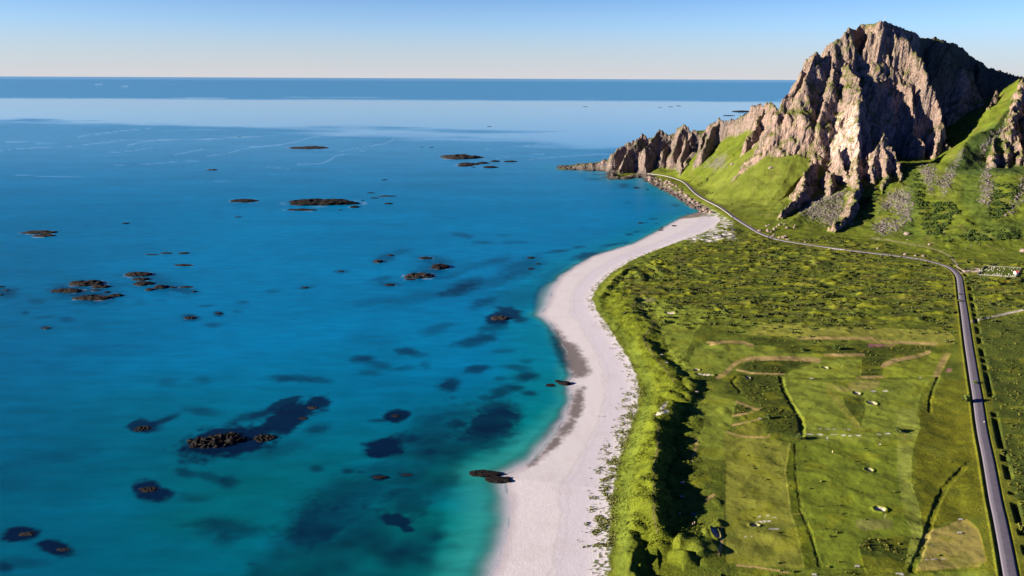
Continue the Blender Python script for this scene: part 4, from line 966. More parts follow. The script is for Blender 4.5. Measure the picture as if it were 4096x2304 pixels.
# ------------------------------------------------------------------ skerries: (map, x, y, half width, half height, turn, label, roughness, relief)
GA, GB, GC, GD, GE, GF, GG, GH = zm(0, 200, 2.3), zm(1000, 500, 2.131), zm(0, 800, 2.3), zm(400, 1500, 1.802), zm(1300, 1100, 2.131), Z6, zm(0, 1650, 2.215), zm(2500, 820, 5.152)
SK = [
 (GB, 515, 190, 170, 15, 0, 'long flat dark islet lying alone below the pale calm band of sea'),
 (GB, 1800, 266, 155, 33, 0, 'domed dark islet with pale patches on its top, tallest of the far islets'),
 (GB, 1860, 330, 92, 17, 0, 'flat dark skerry just in front of the domed pale topped islet'),
 (GB, 1830, 345, 68, 10, 0, 'narrow dark skerry along the near edge of the skerry before the domed islet'),
 (GB, 1985, 320, 52, 17, 0, 'humped dark skerry in the middle of the row by the domed islet'),
 (GB, 2090, 306, 42, 14, 0, 'small dark skerry just right of the humped middle one near the domed islet'),
 (GB, 2215, 308, 56, 10, 6, 'thin dark skerry at the right end of the row near the domed islet'),
 (GB, 2045, 355, 66, 15, 6, 'dark wedge of rock nearest the camera in the row by the domed islet'),
 (GB, 1905, 358, 20, 5, 0, 'tiny dark rock awash left of the wedge shaped skerry'),
 (GB, 1465, 188, 15, 4, 0, 'left of two specks of rock left of the domed islet'),
 (GB, 1548, 190, 18, 5, 0, 'right of two specks of rock left of the domed islet'),
 (GB, 1145, 466, 25, 6, 0, 'small dark rock alone in open water between whale backed islet and domed islet'),
 (GB, 1030, 576, 36, 5, 0, 'thin dark sliver farthest out behind the whale backed islet'),
 (GB, 1170, 604, 76, 7, 4, 'long thin reef awash to the right of the whale backed islet'),
 (GB, 1062, 620, 36, 6, 0, 'short dark reef at the left end of the long thin reef'),
 (GB, 615, 652, 288, 38, 0, 'big dark whale backed islet, longest rock in the middle of the bay'),
 (GB, 445, 722, 130, 7, 2, 'thin dark strip of rock in front of the whale backed islet'),
 (GB, 893, 694, 45, 17, 0, 'lumpy dark rock off the right end of the whale backed islet'),
 (GB, 770, 723, 18, 6, 0, 'tiny dark rock in front of the whale backed islet'),
 (GB, 1180, 667, 34, 9, 0, 'small dark rock right of the lumpy one by the whale backed islet'),
 (GB, 960, 643, 15, 4, 0, 'speck of rock close to the right tip of the whale backed islet'),
 (GA, 2245, 1382, 125, 21, 0, 'flat black islet to the left of the whale backed islet'),
 (GA, 2200, 798, 18, 4, 0, 'dark speck of rock right at the edge of the pale calm water'),
 (GA, 1955, 1100, 50, 9, 0, 'low dark rock with a pale wash around it, far left of the domed islet'),
 (GC, 360, 292, 155, 21, 0, 'flat black islet nearest the left edge in the open blue water'),
 (GC, 400, 322, 100, 19, 0, 'black slab of rock against the near side of the left hand flat islet'),
 (GC, 1157, 212, 30, 9, 0, 'small brown rock alone to the right of the left hand flat islet'),
 (GC, 2190, 155, 38, 6, 0, 'thin dark rock below the flat black islet beside the whale back'),
 (GC, 1535, 487, 50, 10, 0, 'left of two brown reefs awash above the big left hand rock cluster'),
 (GC, 1690, 487, 48, 12, 0, 'right of two brown reefs awash above the big left hand rock cluster'),
 (GC, 1400, 500, 60, 6, 0, 'thin brown weed covered ledge trailing left of the two awash reefs'),
 (GC, 1690, 597, 80, 14, -4, 'flat brown reef awash upper right of the twin lobed rock'),
 (GC, 1275, 678, 118, 30, 0, 'large brown and black rock at the top of the right hand stack of rocks'),
 (GC, 1300, 725, 78, 20, 0, 'black rock directly below the large brown one in the right hand stack'),
 (GC, 1315, 763, 88, 26, 0, 'rounded black rock at the foot of the right hand stack'),
 (GC, 1480, 790, 62, 40, 0, 'knobbly brown rock right of the right hand stack of rocks'),
 (GC, 1380, 820, 42, 17, 0, 'small brown rock below the foot of the right hand stack'),
 (GC, 1598, 802, 32, 9, 0, 'slim brown rock between the knobbly rock and the pointed flat one'),
 (GC, 1715, 797, 62, 13, 3, 'flat pointed rock right of the knobbly brown one'),
 (GC, 1790, 840, 22, 12, 0, 'faint brown rock awash at the far right of the stack'),
 (GC, 795, 757, 156, 37, 0, 'biggest black rock in the left hand group of the left cluster'),
 (GC, 930, 792, 80, 22, 0, 'lumpy black rock off the right shoulder of the biggest black one'),
 (GC, 620, 828, 146, 26, 0, 'low brown rimmed rock at the left of the left hand group'),
 (GC, 855, 892, 152, 34, 0, 'peaked black rock nearest the camera in the left hand group'),
 (GC, 985, 893, 42, 16, 0, 'small black rock joined to the right end of the peaked one'),
 (GC, 1062, 874, 72, 20, 0, 'ragged brown reef right of the peaked black rock'),
 (GC, 985, 845, 26, 13, 0, 'little brown rock above the ragged reef'),
 (GC, 880, 826, 46, 10, 0, 'flat brown ledge in the middle of the left hand group'),
 (GC, 12, 795, 24, 10, 0, 'dark rock at the left edge of the photo, upper of three'),
 (GC, 60, 827, 30, 8, 0, 'brown rock near the left edge of the photo, middle of three'),
 (GC, 8, 871, 20, 11, 0, 'dark rock at the left edge of the photo, lowest of three'),
 (GC, 1750, 1080, 50, 18, 0, 'brown rock in a round dark patch of weed, left of two'),
 (GC, 2012, 1040, 32, 12, 0, 'brown rock in a round dark patch of weed, right and smaller of two'),
 (GC, 425, 1175, 46, 11, 0, 'brown rock alone below the left hand rock cluster'),
 (GB, 1090, 1156, 44, 22, 8, 'brown rock with a pale top, left of a pair in mid bay'),
 (GB, 1197, 1108, 26, 12, 0, 'small brown rock, right of a pair in mid bay'),
 (GB, 1495, 1130, 56, 14, 0, 'brown reef awash above the long jointed rock'),
 (GB, 1622, 1200, 76, 32, 8, 'rounded brown rock at the upper right end of the long jointed rock'),
 (GB, 1440, 1278, 118, 32, 10, 'long brown rock with a pale spine, below left of the rounded one'),
 (GB, 1365, 1315, 40, 10, 0, 'small dark rock under the left tip of the long brown rock'),
 (GB, 778, 1246, 26, 8, 0, 'small brown rock left of the mid bay pair'),
 (GB, 468, 1386, 28, 10, 0, 'small brown rock with a weedy tail, far left of the long brown rock'),
 (GB, 1195, 1360, 44, 13, 0, 'oval dark rock below left of the long brown rock'),
 (GB, 2395, 1130, 32, 11, 4, 'dark rock nearest the beach in a row of three off the bay'),
 (GB, 2457, 1182, 22, 8, 0, 'small dark rock just below the row of three off the bay'),
 (GB, 2392, 1223, 24, 8, 0, 'reddish brown small rock nearest the camera off the upper beach'),
 (GD, 840, 450, 205, 78, 14, 'largest jagged brown reef in the near water', 0.62, 0.5),
 (GD, 1185, 440, 82, 42, 10, 'jagged brown reef touching the right end of the largest one', 0.6, 0.5),
 (GD, 308, 376, 68, 30, 8, 'reddish speckled reef with a dark tail left of the largest reef', 0.6, 0.35),
 (GD, 1535, 232, 36, 16, 0, 'small rock with a pale knob in the upper end of the big weed bed', 0.5, 0.5),
 (GD, 1465, 308, 32, 14, 0, 'small brown rock in the middle of the big weed bed', 0.5, 0.4),
 (GD, 2130, 290, 36, 16, 0, 'small brown rock in an oval weed patch right of the big weed bed', 0.5, 0.4),
 (GD, 350, 815, 66, 32, -6, 'speckled brown reef just breaking the surface below the largest reef', 0.62, 0.3),
 (GD, 2015, 738, 52, 16, 0, 'black flat rock barely awash off the sand spit', 0.4, 0.25),
 (GD, 2210, 716, 46, 12, -4, 'thin black ledge right of the barely awash rock', 0.5, 0.25),
 (GG, 240, 1065, 70, 32, 0, 'speckled reef in the dark oval at the lower left, left of two', 0.62, 0.3),
 (GG, 560, 1205, 60, 26, 0, 'speckled reef in the dark oval at the lower left, right of two', 0.62, 0.28),
 (GE, 1490, 363, 80, 25, 0, 'dark oval rock with pale speckles off the point of the beach'),
 (GE, 2050, 922, 50, 22, 0, 'brown rock on wet sand between the two dark bays of the beach'),
 (GE, 1982, 906, 22, 13, 0, 'small black rock just left of the brown one on the wet sand'),
 (GE, 1925, 932, 44, 24, 12, 'dark weedy rock under water left of the small black one', 0.35, 0.2),
 (GF, 505, 408, 132, 40, -4, 'long black rock at the tip of the sand spit', 0.5, 0.5),
 (GF, 620, 460, 104, 40, -10, 'brown jagged rock between the black one and the spit of sand', 0.5, 0.5),
 (GF, 706, 456, 32, 14, 0, 'small brown rock on the sand at the landward end of the spit rocks', 0.4, 0.5),
 (GH, 320, 368, 52, 17, 0, 'dark rock left of a weed streak off the far end of the beach'),
 (GH, 645, 373, 26, 7, 0, 'tiny dark rock awash off the far end of the beach'),
 (GH, 755, 471, 44, 17, 0, 'brown rock at the water edge by the far beach, upper of two'),
 (GH, 738, 513, 58, 19, 0, 'brown rock at the water edge by the far beach, lower of two'),
 (GH, 1015, 433, 52, 19, 8, 'long brown rock lying in a pool on the far beach'),
 (GH, 1278, 380, 28, 7, 0, 'flat brown rock on the dry sand of the far beach'),
 (GH, 1295, 180, 28, 12, 0, 'dark rock in shallow water below the boulder shore'),
 (Z3, 1405, 1166, 36, 10, 0, 'dark rock in the cove under the headland, farthest left'),
 (Z3, 1540, 1190, 22, 11, 0, 'dark round rock in the middle of the cove under the headland'),
 (Z3, 1705, 1200, 16, 9, 0, 'small dark rock in the cove nearest the boulder shore'),
 (Z3, 760, 146, 36, 4, 0, 'thin far islet on the pale band of sea, leftmost of a line'),
 (Z3, 1700, 155, 24, 4, 0, 'thin far islet on the pale band, left of two close together'),
 (Z3, 1836, 147, 30, 5, 0, 'thin far islet on the pale band, middle one of three'),
 (Z3, 1936, 136, 36, 5, 0, 'thin far islet on the pale band, farthest out'),
 (Z1, 150, 948, 82, 12, 4, 'low far islet behind the spires of the headland'),
 (Z1, 30, 984, 52, 5, 0, 'thin far islet left of the low one behind the headland spires'),
 (GB, 2040, 12, 20, 3, 0, 'lone dark speck of rock in the middle of the pale band'),
]
# beds of weed and sunken rock seen through the water: (map, x, y, half width, half height, tilt in the photo, strength)
WEED = [(D, 1408, 880, 20, 62, 25, .8), (D, 1402, 1072, 18, 78, -38, .6), (GD, 930, 480, 380, 122, 8, 1), (GD, 1330, 330, 230, 95, 20, .9), (GD, 1400, 290, 250, 80, 24, .95), (GD, 1130, 290, 200, 42, 10, .85), (GD, 1330, 210, 130, 40, 20, .9), (GD, 1560, 215, 110, 60, 0, .9), (GD, 1560, 390, 120, 50, 12, .7), (GD, 1300, 540, 250, 60, 12, .4),
 (GD, 300, 370, 110, 55, 0, .9), (GD, 480, 320, 130, 30, 22, .8), (GD, 740, 265, 150, 42, -6, .5), (GD, 620, 710, 90, 38, -14, .6), (GD, 800, 740, 140, 40, -14, .55), (GD, 920, 770, 90, 52, 0, .6), (GD, 370, 830, 180, 72, -16, 1), (GD, 650, 880, 140, 40, -6, .4),
 (GD, 2040, 525, 165, 72, 4, 1.0), (GD, 1560, 675, 65, 32, 0, .7), (GD, 1790, 690, 50, 24, 0, .7), (GD, 1890, 700, 50, 15, 0, .6), (GD, 2015, 737, 80, 34, 0, .95), (GD, 2210, 720, 90, 36, 0, .85), (GD, 2130, 1045, 150, 50, -4, .95), (GD, 2215, 1110, 70, 34, -14, .95),
 (GD, 1370, 25, 180, 36, 0, .7), (GD, 1560, 35, 120, 28, -4, .5), (GD, 2140, 292, 100, 44, 6, .95), (GD, 2020, 330, 80, 16, 0, .5), (GD, 1110, 1365, 60, 22, 0, .5), (GD, 490, 50, 90, 40, 6, .3), (GD, 740, 40, 80, 36, 0, .35),
 (GD, 900, 1100, 330, 90, -6, .6), (GD, 900, 1190, 120, 60, 0, .4), (GD, 1650, 1050, 330, 170, 8, .7), (GD, 1500, 1180, 300, 130, 0, .7), (GD, 1800, 850, 420, 130, 10, .6), (GD, 2250, 900, 200, 200, 20, .7),
 (GE, 330, 718, 130, 40, 0, .8), (GE, 460, 765, 140, 46, -8, .5), (GE, 380, 835, 130, 32, 0, .45), (GE, 680, 650, 110, 38, 0, .75), (GE, 800, 680, 110, 30, 0, .45), (GE, 1150, 130, 190, 46, 18, .6), (GE, 1340, 240, 150, 50, 20, .6), (GE, 1280, 555, 210, 52, 12, .7), (GE, 1380, 530, 120, 46, 0, .5),
 (GE, 1300, 800, 120, 42, 4, .8), (GE, 1070, 935, 115, 62, 8, .85), (GE, 1720, 865, 140, 48, 6, .8), (GE, 1490, 885, 60, 26, 0, .5), (GE, 1640, 790, 150, 32, -6, .6), (GE, 1500, 1000, 130, 60, 20, .75), (GE, 1750, 1010, 90, 28, 0, .75), (GE, 1640, 965, 70, 24, 8, .65), (GE, 1370, 1050, 80, 40, 0, .6), (GE, 1520, 650, 110, 22, 4, .5), (GE, 1720, 735, 70, 24, 0, .4),
 (GE, 1480, 375, 120, 56, 4, .95), (GE, 1570, 320, 110, 60, -10, .9), (GE, 1650, 380, 90, 36, -10, .8), (GE, 1440, 440, 150, 46, 10, .6), (GE, 610, 1200, 120, 54, 6, .9), (GE, 450, 1240, 90, 20, 0, .5), (GE, 700, 790, 150, 26, 6, .4), (GE, 850, 770, 60, 40, 0, .4), (GE, 1090, 1050, 40, 20, 0, .4),
 (GE, 1420, 1240, 260, 110, 8, .9), (GE, 1480, 1140, 220, 90, 8, .75), (GE, 1130, 1260, 110, 60, 0, .75), (GE, 1350, 1370, 330, 120, 6, .85), (GE, 900, 1370, 330, 110, 10, .6), (GE, 700, 1390, 180, 60, 0, .7), (GE, 960, 460, 160, 50, 16, .45), (GE, 800, 190, 300, 60, 10, .3), (GE, 380, 560, 300, 80, 0, .25), (GE, 1200, 60, 200, 40, 16, .4),
 (GG, 190, 1080, 200, 68, 4, 1), (GG, 490, 1200, 190, 74, -10, 1), (GG, 30, 1370, 90, 54, 0, .8), (GG, 230, 1330, 260, 60, 0, .4), (GG, 1330, 135, 160, 52, 0, .6), (GG, 60, 640, 300, 100, 8, .2), (GG, 400, 420, 500, 80, 10, .25),
 (GC, 800, 830, 420, 120, -4, .45), (GC, 850, 900, 260, 60, 0, .6), (GC, 620, 830, 200, 42, 0, .5), (GC, 1450, 770, 330, 100, -16, .4), (GC, 1700, 830, 160, 40, -8, .45), (GC, 1750, 1082, 95, 44, 0, .85), (GC, 2010, 1042, 60, 28, 0, .8), (GC, 1900, 975, 110, 22, 6, .5), (GC, 1960, 1150, 100, 26, 0, .5), (GC, 340, 935, 100, 26, 0, .45), (GC, 230, 1038, 52, 20, 0, .6), (GC, 420, 1075, 150, 20, 0, .4), (GC, 620, 1100, 90, 28, 0, .45), (GC, 425, 1175, 80, 22, 0, .7), (GC, 2240, 940, 80, 20, 0, .45), (GC, 2190, 1025, 60, 18, 0, .35), (GC, 1480, 925, 100, 24, 0, .3), (GC, 1290, 940, 90, 30, 0, .3), (GC, 60, 850, 130, 60, 0, .6), (GC, 700, 1000, 500, 60, 0, .12), (GC, 1000, 1380, 500, 60, 0, .12),
 (GB, 1140, 1140, 130, 46, 14, .5), (GB, 1280, 1080, 130, 24, 10, .4), (GB, 1560, 1150, 170, 46, -6, .45), (GB, 1520, 1250, 230, 70, 16, .6), (GB, 1130, 1310, 140, 24, 10, .5), (GB, 1180, 1360, 130, 34, 0, .5), (GB, 1720, 1280, 130, 30, 12, .4), (GB, 780, 1246, 90, 22, 0, .5), (GB, 480, 1385, 100, 24, 4, .5), (GB, 180, 1415, 90, 22, 0, .35), (GB, 1800, 1390, 200, 44, 14, .5), (GB, 1810, 940, 120, 26, -8, .45), (GB, 1990, 1003, 110, 16, 0, .45), (GB, 2150, 940, 90, 16, 0, .25), (GB, 2130, 1160, 130, 40, 10, .4), (GB, 2330, 1210, 240, 90, 16, .5), (GB, 2080, 1330, 300, 60, 14, .35), (GB, 2250, 1000, 140, 16, 0, .3), (GB, 1900, 1200, 200, 40, 12, .25), (GB, 1050, 1500, 260, 40, 6, .25),
 (GH, 575, 282, 120, 20, 0, .7), (GH, 235, 555, 80, 20, 0, .7), (GH, 95, 608, 95, 26, 0, .75), (GH, 420, 365, 90, 20, 4, .6), (GH, 15, 785, 40, 20, 0, .6), (GH, 300, 370, 60, 20, 0, .6), (D, 1405, 632, 30, 5, 4, .7), (D, 1480, 642, 50, 10, 12, .75), (D, 1455, 622, 20, 4, 6, .6), (D, 1545, 615, 40, 4, 8, .6), (D, 1400, 690, 60, 22, 20, .35), (D, 1300, 750, 80, 30, 14, .3),
 (Z3, 1250, 1140, 90, 34, 0, .5), (Z3, 1400, 1170, 60, 18, 0, .5), (Z3, 1300, 1360, 60, 14, 0, .4), (Z3, 1650, 1100, 130, 60, -20, .4), (Z3, 1900, 1390, 60, 24, 0, .5), (Z3, 950, 1005, 120, 8, 0, .5), (Z3, 880, 1060, 180, 12, 0, .5)]
SLICK = [(L(GA, [(0, 928), (170, 906), (420, 898), (640, 890), (800, 868), (980, 850), (1100, 832), (1400, 828)]), 7), (L(GA, [(50, 845), (250, 848), (400, 862), (560, 862)]), 6), (L(GA, [(720, 800), (850, 775), (1000, 760), (1150, 740), (1400, 720)]), 8),
 (L(GA, [(1180, 878), (1300, 845), (1500, 830), (1800, 828), (2100, 808), (2530, 790)]), 13), (L(GA, [(1900, 975), (2100, 950), (2250, 905), (2530, 875)]), 10), (L(GA, [(1050, 1060), (1350, 1050), (1600, 1030), (1850, 1018)]), 6), (L(GA, [(1600, 965), (1750, 935), (1880, 910)]), 6), (L(GA, [(1000, 945), (1200, 930), (1400, 900)]), 5),
 (L(GB, [(0, 185), (250, 170), (400, 140), (520, 105), (700, 90)]), 8), (L(GB, [(390, 335), (600, 330), (680, 300), (740, 260), (880, 235), (980, 218)]), 14), (L(GB, [(750, 230), (950, 190), (1130, 165), (1220, 130), (1250, 90)]), 10), (L(GB, [(150, 358), (330, 375)]), 6), (L(GB, [(1960, 215), (2100, 205)]), 6), (L(GB, [(2050, 290), (2250, 268)]), 5),
 (L(Z3, [(0, 640), (300, 605), (560, 590)]), 8), (L(Z3, [(0, 820), (400, 780), (800, 755), (1090, 745)]), 7), (L(Z3, [(870, 600), (1050, 620), (1240, 635)]), 10), (L(Z3, [(30, 752), (230, 745)]), 4), (L(GA, [(860, 315), (1050, 325), (1200, 340), (1500, 350)]), 3), (L(GA, [(130, 1150), (500, 1165), (800, 1170)]), 4), (L(GA, [(1850, 1215), (2150, 1205)]), 4)]
# ------------------------------------------------------------------ sea mesh
inv = np.arange(1 / 13000.0, 1 / 165.0, 1.05 / (FPX * HC))
Ys = np.concatenate([1 / inv[::-1], 13000 * 1.22 ** np.arange(1, 15)]).astype(F4)
Us = np.arange(-1.15, 1.12, 1 / (FPX * 0.6), dtype=F4)
Yg, Ug = np.meshgrid(Ys, Us, indexing='ij')
Xs_, Ys_ = (Ug * Yg).ravel(), Yg.ravel()
NR, NCc = Yg.shape
ds = sdf(Xs_, Ys_, LANDP)
ds = ds + 0.8 * pn2(Xs_ / 14, Ys_ / 14, 1) + 0.35 * pn2(Xs_ / 4, Ys_ / 4, 2)
idx = np.nonzero(ds < 8)[0]
full = np.full(NR * NCc, -1, np.int64); full[idx] = np.arange(len(idx)); q = full.reshape(NR, NCc)
SQ = np.stack([q[:-1, :-1], q[:-1, 1:], q[1:, 1:], q[1:, :-1]], -1).reshape(-1, 4); SQ = SQ[(SQ >= 0).all(1)]
sx, sy, ds = Xs_[idx], Ys_[idx], ds[idx]
off = -ds
fr = 1 - sst(370, 460, sy)
shal = 1 - sst(2 + 4 * fr, 15 + 20 * fr, off + 3 * pn2(sx / 18, sy / 18, 302))
warp = 14 * pn2(sx / 60, sy / 60, 301)
sc = np.tile(np.array([0.0, 0.158, 0.355], F4), (len(sx), 1))
nearm = 1 - sst(330, 640, sy + 0.25 * np.abs(sx) + 60 * pn2(sx / 180, sy / 120, 303))
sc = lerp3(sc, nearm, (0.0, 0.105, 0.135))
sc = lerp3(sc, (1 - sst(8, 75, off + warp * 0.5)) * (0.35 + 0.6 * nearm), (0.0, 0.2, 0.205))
sc = lerp3(sc, sst(0.0, 0.55, fbm2(sx / 170, sy / 90, 3, 305)) * 0.22, (0.0, 0.19, 0.40))
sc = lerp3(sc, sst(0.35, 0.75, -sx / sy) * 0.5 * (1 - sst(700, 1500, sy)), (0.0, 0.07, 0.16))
sc = lerp3(sc, shal * 0.62, (0.035, 0.30, 0.285))
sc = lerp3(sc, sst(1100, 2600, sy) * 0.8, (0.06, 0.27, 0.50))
wn1 = 0.45 * pn2(sx / 9, sy / 9, 310) + 0.35 * pn2(sx / 25, sy / 25, 311) + 0.3 * pn2(sx / 3.5, sy / 3.5, 312)
wd = np.zeros(len(sx), F4)
for f, x, y, hw, hh, ang, stn in WEED:
    a = math.radians(ang); ca, sa = math.cos(a), math.sin(a)
    c0 = np.array(S(*f(x, y), 0)); e1 = np.array(S(*f(x + hw * ca, y - hw * sa), 0)) - c0; e2 = np.array(S(*f(x - hh * sa, y - hh * ca), 0)) - c0
    r_ = float(np.abs(e1).max() + np.abs(e2).max()) * 1.9
    I = np.nonzero((np.abs(sx - c0[0]) < r_) & (np.abs(sy - c0[1]) < r_))[0]
    if not len(I): continue
    Minv = np.linalg.inv(np.stack([e1, e2], 1))
    u = Minv[0, 0] * (sx[I] - c0[0]) + Minv[0, 1] * (sy[I] - c0[1]); v = Minv[1, 0] * (sx[I] - c0[0]) + Minv[1, 1] * (sy[I] - c0[1])
    m = (1 - sst(0.3 + 0.35 * (stn > 0.85), 1.25 - 0.1 * (stn > 0.85), np.sqrt(u * u + v * v) + wn1[I] * 0.5)) * stn
    wd[I] = 1 - (1 - wd[I]) * (1 - m)
bedp = L(D, [(1050, 1030), (1180, 1010), (1310, 1040), (1300, 1100), (1230, 1150), (1178, 1195), (1160, 1250), (1140, 1300), (1130, 1360), (1100, 1449), (1060, 1600), (560, 1600), (640, 1400), (720, 1300), (800, 1250), (850, 1190), (950, 1150), (1000, 1090)])
bpx, bpy_ = project(sx, sy, np.zeros_like(sx))
I = np.nonzero((bpx > 800) & (bpx < 2200) & (bpy_ > 1500))[0]
sb_ = sdf(bpx[I], bpy_[I], bedp) + 40 * pn2(sx[I] / 22, sy[I] / 22, 340) + 25 * pn2(sx[I] / 7, sy[I] / 7, 341)
wd[I] = np.maximum(wd[I], sst(-30, 70, sb_) * (0.5 + 0.4 * fbm2(sx[I] / 30, sy[I] / 30, 3, 345)))
sc = lerp3(sc, np.clip(wd, 0, 1) * 0.96, (0.001, 0.007, 0.036))
CUSP = S(*D(1368, 745), 0)
opac = np.where(off > 0, sst(-0.2, 8.0 + 7 * fr + 20 * np.exp(-(((sx - CUSP[0]) / 18) ** 2 + ((sy - CUSP[1]) / 55) ** 2)), off + 1.2 * pn2(sx / 16, sy / 16, 315)), 0)
opac = np.maximum(opac, np.where(off > 0, wd * sst(2, 8, off), 0))
foam = (1 - sst(0.2, 1.1, np.abs(off - 0.7 + 0.5 * pn2(sx / 6, sy / 6, 350)))) * sst(-0.1, 0.3, pn2(sx / 25, sy / 25, 351)) * (sy < 1150)
sc = lerp3(sc, foam * 0.85, (0.5, 0.52, 0.55))
opac = np.maximum(opac, foam * 0.7)
for t in SK:
    if t[0] not in (GA, GB, GC) or t[3] < 40: continue
    c0 = S(*t[0](t[1], t[2] + t[4] * 0.35), 0); a_ = S(*t[0](t[1] + t[3], t[2]), 0)[0] - c0[0]; d_ = abs(S(*t[0](t[1], t[2] - t[4]), 0)[1] - S(*t[0](t[1], t[2]), 0)[1])
    b_ = min(max(d_ * 0.62, a_ * 0.32), a_)
    I = np.nonzero((np.abs(sx - c0[0]) < 1.7 * a_) & (np.abs(sy - c0[1]) < 1.9 * b_))[0]
    r_ = np.sqrt(((sx[I] - c0[0]) / a_) ** 2 + ((sy[I] - c0[1]) / b_) ** 2) + 0.2 * pn2(sx[I] / (a_ * 0.4), sy[I] / (a_ * 0.4), 352)
    m = (1 - sst(0.05, 0.22, np.abs(r_ - 1.2))) * sst(-0.2, 0.4, pn2(sx[I] / (a_ * 0.5), sy[I] / (a_ * 0.5), 353)) * 0.4
    sc[I] = lerp3(sc[I], m, (0.35, 0.45, 0.55))
opac = np.where(sy > 1460, np.maximum(opac, sst(0, 5, off)), opac)
# glassy calm, ruffled wind bands and slicks
nw = fbm2(sx / 900, sy / 500, 4, 320)
calm = sst(-250, 250, sy - 2650 - 450 * nw + 0.35 * sx) * (1 - sst(-350, 350, sy - 7300 - 120 * nw))
stk = sst(0.25, 0.7, fbm2(sx / 1300, sy / 120, 3, 325)) * sst(6500, 7200, sy) * (1 - sst(7800, 8600, sy))
calm = np.maximum(calm, stk * 0.8)
mid = np.maximum(sst(900, 2600, sy) * 0.3, 0.65 * sst(9000, 70000, sy))
calm = np.maximum(calm, mid)
spx, spy = project(sx, sy, np.zeros_like(sx))
for pts, wpx in SLICK:
    xs = [p[0] for p in pts]; ys = [p[1] for p in pts]
    I = np.nonzero((spx > min(xs) - 40) & (spx < max(xs) + 40) & (spy > min(ys) - 25) & (spy < max(ys) + 25) & (sy > 800))[0]
    dd, par, _ = seg_dist(spx[I], spy[I], pts)
    hw_ = wpx / 2.2 * 0.75 * (0.6 + 0.4 * np.sin(np.pi * par / (len(pts) - 1))) + 1.0
    m = (1 - sst(0.2, 1.1, dd / hw_ + 0.6 * pn2(sx[I] / 90, sy[I] / 90, 330))) * 0.75
    calm[I] = np.maximum(calm[I], m)
SEA = make_sea_material()
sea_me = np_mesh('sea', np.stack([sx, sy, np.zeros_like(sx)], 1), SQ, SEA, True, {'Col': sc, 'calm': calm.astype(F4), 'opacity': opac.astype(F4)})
tag(link('sea', sea_me), kind='structure')

SKM = make_rock_material('skerry_rock', (0.003, 0.0027, 0.003), (0.011, 0.0075, 0.0062), 0.25)
SKP = make_rock_material('skerry_rock_with_pale_crust', (0.004, 0.0035, 0.0035), (0.04, 0.032, 0.029), 0.3)
for i, t in enumerate(SK):
    f, x, y, hw, hh, ang, lab = t[:7]
    rough = t[7] if len(t) > 7 else 0.36
    rel = t[8] if len(t) > 8 else 1.0
    c0 = S(*f(x, y + hh * 0.35), 0.0); c1 = S(*f(x + hw, y + hh * 0.35), 0.0); c2 = S(*f(x, y + hh * 0.35 - hh), 0.0)
    a = c1[0] - c0[0]; dep = abs(c2[1] - c0[1])
    ry = min(max(dep * 0.62, a * 0.32), a * 1.0)
    mpp = a / hw
    hz = min(max(hh * mpp * 0.7, a * 0.07), a * 0.32) * rel
    px = hw * KS / {1: 1}.get(1, 1) / 2
    sub = 5 if a * FPX / c0[1] > 30 else 4 if a * FPX / c0[1] > 9 else 3
    me = skerry_mesh('skerry', sub, a * 1.02, ry, hz * 1.3, 3 + i, SKP if ('pale' in lab) else SKM, rough > 0.55)
    o = link('skerry', me)
    o.location = (c0[0], c0[1], -hz * 0.12 + (0.6 if 'sand' in lab or 'beach' in lab and 'pool' in lab else 0.0))
    o.rotation_euler = (0, 0, math.radians(ang))
    tag(o, lab, 'rock', 'rocks and skerries in the sea')

# ------------------------------------------------------------------ the road
def make_road_material():
    m, nd, ln, b = nmat('asphalt')
    geo = nd.new('ShaderNodeNewGeometry').outputs['Position']
    ac = attr(nd, 'across', 'Fac')
    n1 = noise_(nd, ln, geo, 0.35, 5, 0.65); n2 = noise_(nd, ln, geo, 3.0, 4, 0.7)
    base = mixc(nd, ln, mapr(nd, ln, n1, 0.35, 0.65, 0, 1), (0.105, 0.098, 0.132), (0.14, 0.128, 0.165))
    base = mixc(nd, ln, mapr(nd, ln, n2, 0.55, 0.8, 0, 0.35), base, (0.08, 0.075, 0.09))
    w_ = math_(nd, ln, 'ADD', ac, math_(nd, ln, 'MULTIPLY', math_(nd, ln, 'SUBTRACT', n1, 0.5), 0.12))
    lane = mapr(nd, ln, w_, 0.62, 0.72, 0, 1)
    base = mixc(nd, ln, lane, base, (0.21, 0.195, 0.235))
    ln.new(base, b.inputs['Base Color']); b.inputs['Roughness'].default_value = 0.9; b.inputs['Specular IOR Level'].default_value = 0.15
    return m
def ribbon(name, path, halfw, z, mat, na=8):
    V, Fc, ac = [], [], []
    for i, p in enumerate(path):
        a, c = path[max(i - 1, 0)], path[min(i + 1, len(path) - 1)]
        t = Vector((c[0] - a[0], c[1] - a[1])).normalized(); n = Vector((-t.y, t.x))
        prof = [(-halfw - 0.35, -0.5), (-halfw, 0)] + [(-halfw + 2 * halfw * k / na, 0.06 * (1 - (2 * k / na - 1) ** 2)) for k in range(1, na)] + [(halfw, 0), (halfw + 0.35, -0.5)]
        for o_, dz in prof:
            V.append((p[0] + n.x * o_, p[1] + n.y * o_, z + dz)); ac.append((o_ + halfw) / (2 * halfw))
    k = len(prof)
    for i in range(len(path) - 1):
        for j in range(k - 1): Fc.append((i * k + j, i * k + j + 1, (i + 1) * k + j + 1, (i + 1) * k + j))
    V = np.array(V, F4); Fc = np.array(Fc)[:, ::-1]
    me = np_mesh(name, V, Fc, mat, True, {'across': np.array(ac, F4)})
    return link(name, me)
ASPH = make_road_material()
tag(ribbon('road', catmull([S(x, y, RZ) for x, y in ROADPX], 10), 2.55, RZ, ASPH), kind='structure')
